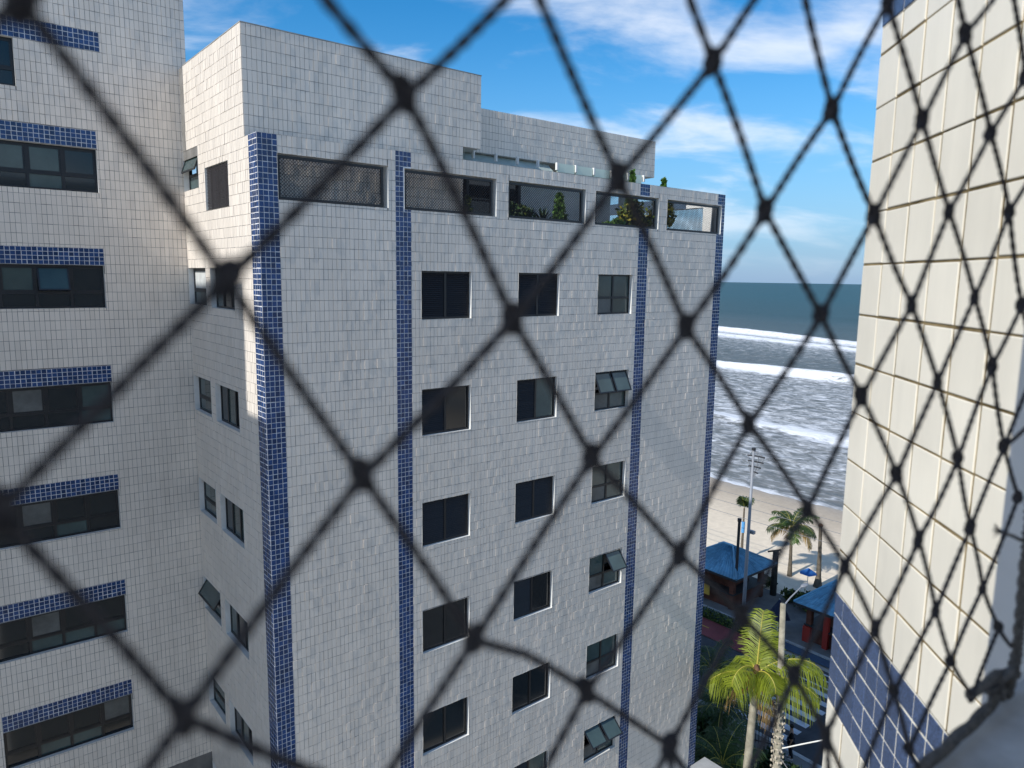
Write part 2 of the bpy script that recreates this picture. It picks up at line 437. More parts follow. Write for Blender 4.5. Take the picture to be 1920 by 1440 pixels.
def diamond_net(plane, a0, a1, z0, z1, d, parent, pitch=0.068, r=0.0050):
    """knotless balcony netting: two families of diagonal cords"""
    fn, fl = mapper(plane); mb = MB(fn, fl)
    H = z1 - z0; n = int((a1 - a0 + H) / pitch) + 2
    for sgn in (1, -1):
        for i in range(-1, n):
            c = a0 - H + i * pitch if sgn == 1 else a0 + i * pitch
            pts = []
            for zz in (z0, z1):
                pts.append((c + (zz - z0) * sgn, zz))
            (x0, y0), (x1, y1) = pts
            if sgn == 1:
                if x0 < a0: y0 += a0 - x0; x0 = a0
                if x1 > a1: y1 -= x1 - a1; x1 = a1
            else:
                if x0 > a1: y0 += x0 - a1; x0 = a1
                if x1 < a0: y1 -= a0 - x1; x1 = a0
            if y1 - y0 < 0.02: continue
            mb.tube([(x0, d + 0.002 * sgn, y0), (x1, d + 0.002 * sgn, y1)], r, 4, cap=False)
    o = mb.build('netting', M_NETB, parent); o['kind'] = 'stuff'
    return o

# ================================================================== APARTMENT BUILDING
E0 = EYE
TW, TH, BH = 0.1005, 0.218, 0.109
bld = empty('apartment_building')
tag(bld, 'grey white tiled apartment block with vertical blue tile stripes and rooftop terrace', 'building')
FR = ((0, 0, E0), (1, 0, 0), (0, -1, 0))          # front face, a = u
SD = ((0, 0, E0), (0, 1, 0), (-1, 0, 0))          # left end face, a = v
STRIPES = [(0.0, 0.40), (3.056, 3.456), (11.094, 11.511), (14.79, 15.17)]
ZP, ZB = 2.73, -22.45
OPEN = [(0.395, 2.873), (3.281, 5.870), (6.243, 8.915), (9.284, 11.93), (12.304, 15.0)]
OT, OB = 2.375, 1.478
WCOL = [(3.716, 5.134), (6.609, 8.019), (9.479, 10.890)]
wins = []
for r_ in range(7):
    for c_ in range(3):
        zt = 0.1202 - 2.77 * r_
        wins.append((WCOL[c_][0], WCOL[c_][1], zt - 1.1225, zt, c_, r_))
holes_w = [w[:4] for w in wins]; holes_o = [(a, b, OB, OT) for a, b in OPEN]
# parapet (with terrace openings, two-sided) and wall below
fn, fl = mapper(FR)
mb = MB(fn, fl)
wall_sheet(mb, 0, 15.17, ZB, 0.6, holes_w, 0.14, 1)
fw = mb.build('front_wall', [M_GROUT, M_PAINT], bld)
mb = MB(fn, fl)
wall_sheet(mb, 0, 15.17, 0.6, ZP, holes_o, 0.25, 1, back=0.25)
mb.cur = 1; mb.quad((0, 0.008, ZP), (15.17, 0.008, ZP), (15.17, -0.25, ZP), (0, -0.25, ZP))
mb.quad((15.17, 0, 0.6), (15.17, -0.25, 0.6), (15.17, -0.25, ZP), (15.17, 0, ZP))
pw = mb.build('parapet_wall', [M_GROUT, M_PAINT], bld)
ZT = -17.6
fields = [(0.40, 3.056), (3.456, 11.094), (11.511, 14.79)]
allr = []
for a0, a1 in fields: allr += cells(a0, a1, ZT, ZP, TW, TH, holes_w + holes_o)
lay_tiles(allr, FR, M_TILE, fw, seed=3, single=300, score=lambda a0, a1, z0, z1: (a1 - a0 > 0.09) * (z1 - z0 > 0.2) * (100 - math.hypot(a0 + 5.3, 14.6, (z0 + z1) / 2 + 1.0)))
for i, (a0, a1) in enumerate(STRIPES):
    mb = MB(fn, fl)
    for (p0, p1, q0, q1) in rect_minus((a0, a1, ZT, ZP), holes_o): mb.quad((p0, 0.0025, q0), (p0, 0.0025, q1), (p1, 0.0025, q1), (p1, 0.0025, q0))
    st = mb.build('stripe_grout', M_WGROUT, bld)
    lay_tiles(cells(a0, a1, ZT, ZP, 0.1, BH, holes_o), FR, M_BLUE, st, gap=0.0125, base=0.0055, spread=0.002, loose=0.001, seed=20 + i, name='blue_tile', rest='blue_tile_field',
              single=170 if i == 0 else (90 if i == 1 else 0), score=lambda a0, a1, z0, z1: -abs((z0 + z1) / 2 - 0.2))
# windows of the front
KIND = [['louvre', 'louvre', 'grid'], ['half', 'half', 'grid'], ['louvre', 'louvre', 'grid'], ['dark', 'half', 'grid'], ['dark', 'dark', 'grid'], ['dark', 'half', 'grid'], ['dark', 'dark', 'grid']]
TILT = {1: (26, 26), 3: (0, 38), 5: (48, 48)}
for (a0, a1, z0, z1, c_, r_) in wins:
    k = KIND[r_][c_]
    window(bld, FR, a0, a1, z0, z1, k, depth=0.10 if k != 'grid' else 0.12, tilts=TILT.get(r_, ()) if k == 'grid' else ())
# terrace opening frames with nets
for (a0, a1) in OPEN:
    mb = MB(fn, fl); frame_rect(mb, a0 + 0.004, a1 - 0.10, OB + 0.004, OT - 0.03, -0.07, -0.02, 0.055)
    fo = mb.build('opening_frame', M_ALU, bld)
    diamond_net(FR, a0 + 0.03, a1 - 0.13, OB + 0.03, OT - 0.08, -0.04, fo)
# left end face
swin = []
for r_ in range(-1, 6):
    if r_ < 0:
        swin += [(3.87, 5.085, 2.0, 2.95, 0, r_), (1.74, 3.36, 1.436, 2.385, 1, r_)]
    else:
        zt = 0.12 - 2.72 * r_
        swin += [(3.66, 5.085, zt - 0.90, zt, 0, r_), (1.64, 3.30, zt - 0.92, zt, 1, r_)]
hs = [w[:4] for w in swin]
fs_, fls = mapper(SD)
mb = MB(fs_, fls); wall_sheet(mb, 0.0, 5.1, ZB, ZP, hs, 0.16, 1)
mb.quad((0.68, 0, ZP), (0.68, 0, 4.9), (5.1, 0, 4.9), (5.1, 0, ZP))
sw = mb.build('end_wall', [M_GROUT, M_PAINT], bld)
lay_tiles(cells(0.46, 5.1, -14.0, ZP, TW, TH, hs) + cells(0.68, 4.76, ZP, 4.9, TW, 0.217, hs), SD, M_TILE, sw, seed=5)
mb = MB(fs_, fls); mb.quad((0, 0.0025, ZT), (0, 0.0025, ZP), (0.46, 0.0025, ZP), (0.46, 0.0025, ZT))
st = mb.build('stripe_grout', M_WGROUT, bld)
lay_tiles(cells(0.0, 0.46, ZT, ZP, 0.115, BH, []), SD, M_BLUE, st, gap=0.016, base=0.0055, spread=0.002, loose=0.001, seed=33, name='blue_tile', rest='blue_tile_field')
for (a0, a1, z0, z1, c_, r_) in swin:
    if c_ == 0:
        window(bld, SD, a0, a1 - 0.02, z0, z1, 'awning', depth=0.13, tilts={-1: (20,), 0: (0, M_CURTW), 3: (34,)}.get(r_, ()))
    else:
        window(bld, SD, a0, a1, z0, z1, 'slide', depth=0.13, tilts=[(M_GLASSG, M_GLASS, M_GLASSG), (M_GLASS, M_GLASSG, M_GLASS), (M_GLASSG, M_GLASSG, M_GLASS)][r_ % 3])
mb = MB(fs_, fls)  # net in front of the upper end window
fo = None
diamond_net(SD, 1.76, 3.34, 1.45, 2.37, -0.03, sw, pitch=0.075, r=0.0065)
# hidden sides and floors so that the block is closed and throws its shadow
mb = MB()
mb.quad((15.17, 0, 0.05), (15.17, 10.5, 0.05), (15.17, 10.5, E0 + 1.35), (15.17, 0, E0 + 1.35))
mb.quad((0, 10.5, 0.05), (0, 10.5, E0 + 1.35), (15.17, 10.5, E0 + 1.35), (15.17, 10.5, 0.05))
mb.build('rear_wall', M_PAINT, bld)
mb = MB(); mb.quad((0.05, 0.24, E0 + 0.45), (15.1, 0.24, E0 + 0.45), (15.1, 10.45, E0 + 0.45), (0.05, 10.45, E0 + 0.45))
mb.build('terrace_floor', M_CONC, bld)
mb = MB()   # closes the rooms so no light passes behind the panes
mb.box(0.45, 14.7, 0.45, 10.2, 0.1, E0 + 0.3)
mb.build('dark_interior', M_ALU, bld)
# penthouse stair block, flush with the end wall
PB = ((0, 0.68, E0), (1, 0, 0), (0, -1, 0))
fp, flp = mapper(PB)
BT = 4.9
mb = MB(fp, flp)
mb.quad((0, 0, 0.45), (0, 0, BT), (5.34, 0, BT), (5.34, 0, 0.45)); mb.quad((5.34, 0, 3.16), (5.34, 0, BT), (5.88, 0, BT), (5.88, 0, 3.16))
pb = mb.build('penthouse_wall', M_GROUT, bld)
lay_tiles(cells(0, 5.34, 3.16, BT, TW, 0.218, []) + cells(5.34, 5.88, 3.16, BT, TW, 0.218, []) + cells(0, 5.34, 0.45, 3.16, TW, 0.218, []), PB, M_TILE, pb, seed=8)
mb = MB()
mb.box(0.40, 5.33, 0.69, 5.08, E0 + 0.45, E0 + BT - 0.005)
mb.box(5.33, 5.87, 0.69, 1.6, E0 + 3.165, E0 + BT - 0.005)
mb.build('penthouse_core', M_PAINT, bld)
mb = MB(); mb.box(-0.012, 5.892, 0.668, 4.76, E0 + BT, E0 + BT + 0.02); mb.build('coping', M_CONC, bld)
# roof slab over the terrace room
SL = ((0, 1.25, E0), (1, 0, 0), (0, -1, 0)); fsl, flsl = mapper(SL)
mb = MB(fsl, flsl); mb.quad((5.88, 0, 3.19), (5.88, 0, 4.30), (13.12, 0, 4.30), (13.12, 0, 3.19)); sl = mb.build('roof_fascia', M_GROUT, bld)
lay_tiles(cells(5.35, 13.12, 3.19, 4.30, TW, 0.185, []), SL, M_TILE, sl, seed=9)
mb = MB(); mb.box(5.35, 13.11, 1.26, 6.5, E0 + 3.19, E0 + 4.29); mb.build('roof_slab', M_PAINT, bld)
# terrace room behind the openings
mb = MB(); mb.box(8.2, 11.85, 1.9, 2.1, E0 + 0.45, E0 + 3.18); mb.box(12.42, 12.85, 1.9, 2.1, E0 + 0.45, E0 + 3.18); mb.build('terrace_room_wall', M_PAINT, bld)
mb = MB(); mb.box(5.35, 8.18, 1.95, 2.02, E0 + 0.45, E0 + 3.18); mb.build('glass_door', M_GLASS, bld)
mb = MB()
for u_ in (5.5, 6.3, 7.2, 8.09): mb.box(u_, u_ + 0.09, 1.88, 1.94, E0 + 0.45, E0 + 3.18)
mb.build('door_frame', M_ALU, bld)
mb = MB(); mb.box(12.95, 13.5, 4.2, 4.8, E0 + 0.45, E0 + 1.75); mb.build('barbecue_counter', M_ALU, bld)
# strip of panels under the slab; the paler ones have sunlight in their colour
M_PANELG = mat('green_frosted_panel', (0.40, 0.47, 0.44), 0.3, 0.4, noise=(1.5, 0.2))
M_PANELSUN = mat('sunlit_panel_colour', (0.80, 0.86, 0.70), 0.35, 0.4, noise=(2, 0.06))  # pale colour stands in for sun shining through these panels
mb = MB()
mb.quad((5.36, 1.05, E0 + 2.86), (8.75, 1.05, E0 + 2.86), (8.75, 1.40, E0 + 3.17), (5.36, 1.40, E0 + 3.17)); mb.build('pergola_panel', M_PANELG, bld)
for i in range(5):
    u_ = 8.78 + i * 0.71
    mb = MB(); mb.box(u_, u_ + 0.66, 1.02, 1.05, E0 + 2.93, E0 + 3.17); mb.build('pergola_panel', M_PANELSUN, bld)
for i in range(10):
    u_ = 5.9 + i * 0.72 - (0.02 if i > 3 else 0)
    mb = MB(); mb.box(u_ - 0.025, u_ + 0.025, 0.98, 1.06, E0 + 2.98, E0 + 3.18); mb.build('pergola_bracket', M_PAINT, bld)
EP = ((14.88, 0, E0), (0, 1, 0), (-1, 0, 0)); fe, fle = mapper(EP)
mb = MB(fe, fle); wall_sheet(mb, 0.26, 9.5, 0.45, ZP - 0.01, [(0.62, 3.4, 1.40, 2.36), (3.8, 6.6, 1.40, 2.36)], 0.28, 0, back=0.28)
ep = mb.build('end_parapet', M_PAINT, bld)
diamond_net(EP, 0.62, 3.4, 1.40, 2.36, -0.05, ep)
# podium canopy beside the far corner
mb = MB(); mb.box(12.5, 15.75, -0.9, -0.02, E0 - 17.9, E0 - 17.3); mb.build('canopy', M_CONC, bld)

# ================================================================== LEFT TOWER
tow = empty('apartment_tower')
tag(tow, 'taller white tiled tower at the left edge with blue tile bands above dark strip windows', 'building')
TV = 5.1
TP = ((0, TV, E0), (1, 0, 0), (0, -1, 0)); ft, flt = mapper(TP)
tw = [(-6.1, -3.36, 3.95, 4.955)]
bands = [(-6.2, -1.70, 4.965, 5.385)]
for i, zt in enumerate((2.80, 0.135, -2.64, -5.335, -8.07, -10.77, -13.5)):
    tw.append((-4.64, -1.90, zt - 0.985, zt)); bands.append((-4.64, -1.885, zt + 0.012, zt + 0.40))
mb = MB(ft, flt); wall_sheet(mb, -9.0, 0.17, ZB, 14.0, tw, 0.14, 1)
twall = mb.build('front_wall', [M_GROUT, M_PAINT], tow)
rects = cells(-5.9, 0.17, -13.2, 8.0, 0.1012, 0.2175, tw + bands)
lay_tiles(rects, TP, M_TILE, twall, seed=11, single=300, score=lambda a0, a1, z0, z1: (a1 - a0 > 0.09) * (z1 - z0 > 0.2) * (a1 > -4.2) * (100 - math.hypot(a0 + 3.0, z0 - 0.3)))
for b in bands:
    mb = MB(ft, flt); mb.quad((b[0], 0.0025, b[2]), (b[0], 0.0025, b[3]), (b[1], 0.0025, b[3]), (b[1], 0.0025, b[2])); bg_ = mb.build('band_grout', M_WGROUT, tow)
br = []
for b in bands: br += cells(b[0], b[1], b[2], b[3], 0.1018, (b[3] - b[2]) / 4 + 1e-4, [])
lay_tiles(br, TP, M_BLUE, twall, gap=0.0125, base=0.0055, spread=0.002, loose=0.001, seed=12, name='blue_tile', rest='blue_tile_field', single=260, score=lambda a0, a1, z0, z1: (a1 > -4.0) * 10 - abs(z0 - 0.2))
SEQ = ['gddd', 'gggd', 'cgtd', 'dcdg', 'dcdd', 'dcdd', 'dddc', 'dddd']
for w_, s_ in zip(tw, SEQ): window(tow, TP, *w_, 'strip', depth=0.12, tilts=s_)
mb = MB(); mb.box(-8.9, 0.155, TV + 0.45, 16, 0.1, E0 + 14.0); mb.build('tower_body', M_PAINT, tow)
mb = MB(); mb.quad((0.165, TV, 0.1), (0.165, 16, 0.1), (0.165, 16, E0 + 14), (0.165, TV, E0 + 14)); mb.build('side_wall', M_PAINT, tow)
# unseen building added at the left, its blocks shaped to cast the end wall's shadow
mb = MB(); mb.box(-24, -12, 0.58, 16, 0.1, E0 + 9.55); mb.build('shadow_block', M_TILE, tow)
mb = MB(); mb.box(-24, -12.01, -0.51, 0.57, 0.1, E0 + 6.75); mb.build('lower_shadow_block', M_TILE, tow)

# ================================================================== NEAR BUILDING (the one the picture is taken from)
CU, CV = -5.2945, -14.6114
nb_ = empty('own_building')
tag(nb_, 'near cream square tiled wall with dark blue tile band and grey window jamb', 'building')
S45 = 1 / math.sqrt(2)
EU, EV = -3.8015, -13.8857
PW = ((EU, EV, E0), (-S45, -S45, 0), (-S45, S45, 0))      # a runs from the far edge back towards the window
fq, flq = mapper(PW)
LEN = 0.70; T = 0.1003
SCL = 1.66
z_band_top = -0.398 * SCL; z_band_bot = -0.547 * SCL; z_up = 0.263 * SCL + 0.05
mb = MB(fq, flq)
mb.box(0.0, LEN, -0.5, 0.0, -1.9, 1.6)
pier = mb.build('angled_wall', M_MOLD, nb_)
def big_rects(zt, zb, t, off=0.0):
    out = []; z = zt
    while z > zb + 0.01:
        zl = max(z - t, zb); a = 0.0; first = True
        while a < LEN - 0.005:
            w = (t - off) if (first and off) else t; first = False
            out.append((a, min(a + w, LEN), zl, z)); a += w
        z = zl
    return out
rows_hi = [(0.0, 0)]
rc = []
z = 0.263 * SCL
rc += [(a0, a1, z, z_up) for (a0, a1, _, _) in big_rects(z, z - T, T)]
rc += big_rects(z, z_band_top, T)
rc += big_rects(z_band_bot, -1.85, T)
def put_tiles(rects, material, parent, name, gap, base, spread):
    V = tile_geo(rects, gap, base, spread, 0.0, 5)
    for i in range(len(rects)):
        mbx = MB(fq, flq); c = V[i]
        mid = c[4:].mean(axis=0); vs = [tuple(p) for p in c]
        bev = 0.0012                                     # eased edge
        inner = []
        for p in c[4:]:
            dirn = np.array([np.sign(mid[0] - p[0]) * bev, 0.0008, np.sign(mid[2] - p[2]) * bev]); inner.append(tuple(p + dirn))
        mbx.add(vs + inner, [(8, 11, 10, 9)] + [tuple(f[::-1]) for f in TF[1:].tolist()] + [(4, 8, 9, 5), (5, 9, 10, 6), (6, 10, 11, 7), (7, 11, 8, 4)])
        mbx.build(name, material, parent)
put_tiles(rc, M_CREAM, pier, 'tile', (0.0062, 0.0046), 0.0010, 0.0004)
mb = MB(fq, flq); mb.quad((0, 0.0012, z_band_bot), (0, 0.0012, z_band_top), (LEN, 0.0012, z_band_top), (LEN, 0.0012, z_band_bot))
bnd = mb.build('band_grout', M_CGROUT, nb_)
put_tiles(big_rects(z_band_top, z_band_bot, 0.0495), M_GRAN, bnd, 'blue_tile', 0.0046, 0.0021, 0.0003)
mb = MB(fq, flq); mb.quad((0, 0.0012, z_up), (0, 0.0012, 1.6), (LEN, 0.0012, 1.6), (LEN, 0.0012, z_up))
bnd = mb.build('band_grout', M_CGROUT, nb_)
put_tiles(big_rects(z_up + 0.25, z_up, 0.05), M_GRAN, bnd, 'blue_tile', 0.0046, 0.0021, 0.0003)
# body behind the angled wall, window jamb, sill, the room's left wall and lintel
mb = MB(); mb.add([(EU + 0.02, EV - 0.02, 0.05), (EU + 9, EV - 0.02, 0.05), (EU + 9, CV - 6, 0.05), (-4.70, CV - 6, 0.05), (-4.70, CV + 0.155, 0.05), (EU - 0.35, CV + 0.155, 0.05)] +
                  [(EU + 0.02, EV - 0.02, E0 + 4), (EU + 9, EV - 0.02, E0 + 4), (EU + 9, CV - 6, E0 + 4), (-4.70, CV - 6, E0 + 4), (-4.70, CV + 0.155, E0 + 4), (EU - 0.35, CV + 0.155, E0 + 4)],
                 [(0, 1, 7, 6), (1, 2, 8, 7), (2, 3, 9, 8), (3, 4, 10, 9), (4, 5, 11, 10), (5, 0, 6, 11), (6, 7, 8, 9, 10, 11)])
mb.build('wall_body', M_PAINT, nb_)
mb = MB(); mb.box(-4.722, -4.701, CV - 3, CV + 0.167, E0 - 1.6, E0 + 1.5); mb.build('jamb', M_JAMB, nb_)
bm = bmesh.new(); bmesh.ops.create_cube(bm, size=1)
for v_ in bm.verts: v_.co = Vector((v_.co.x * 1.80 - 5.62, v_.co.y * 0.42 + CV + 0.148 - 0.21, v_.co.z * 0.5 + E0 - 0.262 - 0.25))
bmesh.ops.bevel(bm, geom=[e for e in bm.edges], offset=0.008, segments=3, affect='EDGES')
bmesh.ops.subdivide_edges(bm, edges=[e for e in bm.edges if e.calc_length() > 0.3], cuts=20, use_grid_fill=True)
me = bpy.data.meshes.new('sill'); bm.to_mesh(me); bm.free(); me.materials.append(M_SILL)
o = bpy.data.objects.new('sill', me); COL.objects.link(o); o.parent = nb_
mb = MB(); mb.box(-6.9, -6.5, CV - 4, CV + 0.115, E0 - 1.6, E0 + 2.6); mb.build('room_wall', M_PAINT, nb_)
mb = MB(); mb.box(-6.5, -4.73, CV - 0.25, CV + 0.115, E0 + 1.3, E0 + 2.6); mb.build('lintel', M_PAINT, nb_)
mb = MB(); mb.box(-6.9, -4.73, CV - 4, CV + 0.13, E0 - 1.75, E0 - 1.6); mb.build('floor_slab', M_CONC, nb_)

# ================================================================== SAFETY NET
NETV = CV + 0.138
KN = {(0, 0): (0.08167, 0.03699), (1, 0): (0.11095, -0.01017), (2, 0): (0.13936, -0.04874), (3, 0): (0.17984, -0.08571), (4, 0): (0.21668, -0.11718), (5, 0): (0.25546, -0.15342), (6, 0): (0.28549, -0.19077), (0, 1): (0.04359, -0.0012), (1, 1): (0.07032, -0.0425), (2, 1): (0.10019, -0.08922), (3, 1): (0.14011, -0.11752), (4, 1): (0.17952, -0.15153), (1, 2): (0.0323, -0.0834), (-1, 1): (0.01507, 0.04013), (0, 2): (0.00648, -0.03817), (1, -1): (0.1461, 0.0264), (1, -2): (0.1841, 0.06231), (2, -1): (0.17753, -0.01422), (2, -2): (0.21514, 0.02224), (3, -1): (0.21356, -0.04763), (3, -2): (0.25515, -0.0122), (4, -1): (0.25604, -0.08555), (4, -2): (0.29143, -0.04547), (5, -1): (0.28951, -0.11651), (5, -2): (0.33026, -0.08393), (2, -3): (0.25228, 0.05931), (3, -3): (0.2894, 0.02569), (4, -3): (0.32946, -0.00923), (2, -4): (0.28595, 0.1019), (3, -4): (0.32349, 0.06562), (4, -4): (0.35836, 0.03161), (3, -5): (0.35741, 0.10584), (4, -5): (0.39651, 0.06999), (5, -5): (0.43145, 0.0364), (5, -4): (0.39802, -0.00646), (6, -4): (0.43128, -0.04193), (7, -4): (0.46274, -0.08965), (5, -3): (0.36452, -0.04511), (6, -3): (0.3985, -0.08664), (7, -3): (0.42539, -0.12842), (8, -3): (0.45418, -0.16987), (9, -3): (0.48907, -0.20415), (6, -2): (0.36046, -0.12062), (7, -2): (0.39003, -0.16482), (8, -2): (0.4178, -0.20178), (9, -2): (0.45666, -0.23637), (6, -1): (0.32312, -0.15449), (7, -1): (0.34941, -0.19439), (8, -1): (0.37409, -0.23505)}
LC = np.array([[0.07766, 0.03168], [0.03404, -0.03800], [-0.03660, -0.03695]])
net = empty('safety_net', CU + 0.25, NETV, E0 - 0.26)
tag(net, 'black twisted cord window safety net with diamond mesh stretched right before the camera', 'net')
SX, SZ = 0.25, -0.26
pos = {}
for a in range(-7, 13):
    for b in range(-9, 8):
        if (a, b) in KN: p = KN[(a, b)]
        else:
            p = LC[0] + a * LC[1] + b * LC[2]
        if -0.20 < p[0] < 0.515 and -0.252 < p[1] < 0.26: pos[(a, b)] = Vector((p[0] - SX, 0, p[1] - SZ))
cordV = []; 
def cord_mesh(bow, seed):
    g = random.Random(seed); mbx = MB()
    for ply in (0, math.pi):
        pts = []
        for i in range(19):
            t = i / 18; an = ply + t * 2 * math.pi * (4.2 + 0.5 * seed) + seed
            rr = 0.00046
            pts.append((rr * math.cos(an) + bow[0] * math.sin(math.pi * t), rr * math.sin(an) + bow[1] * math.sin(math.pi * t), t))
        mbx.tube(pts, 0.00094, 6, cap=False)
    me = bpy.data.meshes.new('strand'); me.from_pydata(mbx.v, [], mbx.f); me.materials.append(M_NETB)
    me.polygons.foreach_set('use_smooth', [True] * len(mbx.f)); me.update(); return me
strand_me = [cord_mesh((random.uniform(-0.0006, 0.0006), random.uniform(-0.0006, 0.0006)), s) for s in range(5)]
def knot_mesh(seed):
    g = random.Random(seed); mbx = MB()
    mbx.ell((0, 0, 0), (0.0026, 0.0024, 0.0033), 12, 8, 0.16)
    for k in range(3):
        ph = g.uniform(0, 6.28); pts = []
        for i in range(13):
            an = 2 * math.pi * i / 12
            pts.append((0.0025 * math.cos(an) * math.cos(ph), 0.0026 * math.cos(an) * math.sin(ph) + 0.0004, 0.0029 * math.sin(an) * (0.8 + 0.15 * k) + (k - 1) * 0.0012))
        mbx.tube(pts, 0.00095, 6, cap=False)
    mbx.ell((0.002, 0.0005, 0.0018), (0.0015, 0.0015, 0.0014), 8, 6); mbx.ell((-0.0018, 0.0, -0.002), (0.0015, 0.0016, 0.0015), 8, 6)
    me = bpy.data.meshes.new('knot'); me.from_pydata(mbx.v, [], mbx.f); me.materials.append(M_NETB)
    me.polygons.foreach_set('use_smooth', [True] * len(mbx.f)); me.update(); return me
knot_me = [knot_mesh(s) for s in range(4)]
def strand(p, q, name='strand'):
    d = q - p
    o = bpy.data.objects.new(name, random.choice(strand_me)); COL.objects.link(o); o.parent = net
    qt = d.to_track_quat('Z', 'Y')
    o.matrix_local = Matrix.LocRotScale(p, qt, Vector((1, 1, d.length)))
for (a, b), p in pos.items():
    o = bpy.data.objects.new('knot', random.choice(knot_me)); COL.objects.link(o); o.parent = net
    o.matrix_local = Matrix.LocRotScale(p, Matrix.Rotation(random.uniform(-0.5, 0.5), 4, 'Y').to_quaternion(), Vector((random.uniform(0.74, 0.90), 0.85, random.uniform(0.85, 1.05))))
    for nb in ((a + 1, b), (a, b + 1)):
        if nb in pos:
            if (a, b) == (2, 1) and nb == (3, 1):   # slack mesh
                mid = (p + pos[nb]) / 2 + Vector((-0.003, 0.001, 0.0045)); strand(p, mid); strand(mid, pos[nb])
            else: strand(p, pos[nb])
# border rope on the sill and up the jamb, lashed in the corner
def rope(pts, r, turns, n=7, ply=3):
    mbx = MB(); P = [Vector(p) for p in pts]
    # resample
    seg = []; 
    for i in range(len(P) - 1):
        for k in range(24): seg.append(P[i].lerp(P[i + 1], k / 24))
    seg.append(P[-1])
    for c in range(ply):
        out = []; prev = None
        for i, p in enumerate(seg):
            t = (seg[min(i + 1, len(seg) - 1)] - seg[max(i - 1, 0)]).normalized()
            a = Vector((0, 1, 0)) if prev is None else prev
            x = (a - t * a.dot(t)).normalized(); y = t.cross(x); prev = x
            an = 2 * math.pi * (c / ply + turns * i / len(seg))
            out.append(p + (x * math.cos(an) + y * math.sin(an)) * r * 0.52)
        mbx.tube(out, r * 0.56, n)
    return mbx
zr = 0.004
rope([(-0.35, 0.002, zr), (0.10, 0.002, zr), (0.16, 0.0, zr + 0.001), (0.235, 0.0, zr), (0.268, 0.001, zr + 0.006)], 0.0036, 62).build('border_rope', M_ROPE, net, True)
rope([(0.262, -0.002, 0.004), (0.272, -0.002, 0.03), (0.270, -0.001, 0.09), (0.268, 0, 0.20), (0.268, 0, 0.52)], 0.0036, 40).build('border_rope', M_ROPE, net, True)
rope([(0.205, 0.001, 0.024), (0.232, 0.002, 0.020), (0.255, 0.003, 0.019), (0.285, 0.0, 0.010)], 0.0030, 14).build('lashing', M_ROPE, net, True)
rope([(0.245, 0.004, 0.010), (0.262, -0.004, 0.022), (0.278, 0.004, 0.012), (0.266, 0.006, 0.001), (0.250, -0.003, 0.008)], 0.0024, 10).build('lashing', M_ROPE, net, True)
mb = MB()
for i in range(9):
    a = random.uniform(-0.5, 0.5)
    mb.tube([(0.243, 0.004, 0.113), (0.236 + 0.001 * i * 0.3, 0.005, 0.1155 + a * 0.003), (0.226 + abs(a) * 0.004, 0.005, 0.118 + a * 0.010)], [0.0007, 0.0005, 0.0002], 5)
mb.tube([(0.266, 0.0, 0.104), (0.255, 0.003, 0.109), (0.243, 0.004, 0.113)], 0.0012, 6)
mb.build('frayed_end', M_ROPE, net, True)
for p, nm in [((0.48907, -0.20415), 1), ((0.45666, -0.23637), 2), ((0.46274, -0.08965), 3)]:
    q = Vector((p[0] - SX, 0, p[1] - SZ))
    strand(q, Vector((0.265, 0, max(0.012, q.z + (0.012 if nm == 3 else -0.02)))))
for k in ((8, -1), (4, 1), (6, 0), (5, 1)):
    if k in pos: strand(pos[k], Vector((pos[k].x + 0.018, 0.001, 0.006)))

# ================================================================== GROUND, STREET, BEACH, SEA
M_ASPH = mat('asphalt', (0.055, 0.056, 0.060), 0.9, 0.2, noise=(1.1, 0.25), bump=(40, 0.3, 0.01))
M_PAVE = mat('pavement', (0.17, 0.165, 0.155), 0.9, 0.2, noise=(0.9, 0.22), bump=(12, 0.3, 0.01))
M_KERB = mat('kerb_stone', (0.36, 0.36, 0.35), 0.9, 0.2, noise=(2, 0.2))
M_RED = mat('red_cycle_track', (0.20, 0.055, 0.055), 0.85, 0.2, noise=(0.8, 0.2))
M_MARK = mat('road_paint', (0.46, 0.47, 0.49), 0.8, 0.2, noise=(2.5, 0.25))
M_YEL = mat('yellow_paint', (0.5, 0.33, 0.05), 0.8, 0.2)
M_LAWN = mat('lawn', (0.045, 0.075, 0.025), 0.95, 0.1, noise=(1.3, 0.4), bump=(20, 0.5, 0.04))
M_EARTH = mat('city_ground', (0.40, 0.36, 0.30), 0.95, 0.1, noise=(0.02, 0.3))
M_BLUEP = mat('blue_painted_pavement', (0.055, 0.085, 0.13), 0.85, 0.2, noise=(0.8, 0.2))

def sheet(name, u0, u1, v0, v1, z, material, kind='structure', parent=None):
    mbx = MB(); mbx.quad((u0, v0, z), (u1, v0, z), (u1, v1, z), (u0, v1, z))
    o = mbx.build(name, material, parent)
    if parent is None: place(o, 0, 0, 0)
    if kind: o['kind'] = kind
    return o
sheet('ground', -9000, 40, -9000, 9000, -0.06, M_EARTH)
road = sheet('road', 25.72, 32.0, -200, 250, -0.02, M_ASPH)
sheet('pavement', 15.2, 25.5, -200, 250, 0.11, M_PAVE)
sheet('cycle_track', 32.0, 34.05, 8.3, 250, 0.03, M_RED)
sheet('pavement', 32.0, 34.05, -200, 8.3, 0.02, M_ASPH)
sheet('verge', 34.05, 34.55, 8.6, 250, 0.05, M_LAWN)
sheet('pavement', 34.55, 35.55, -200, 250, 0.034, M_BLUEP)
sheet('promenade', 35.55, 41.4, -200, 250, 0.11, M_PAVE)
def kerb(u0, u1, v0, v1, z0, z1):
    mbx = MB(); v = v0
    while v < v1:
        mbx = MB(); mbx.box(u0, u1, v + 0.01, min(v + 0.99, v1), z0, z1); yield mbx; v += 1.0
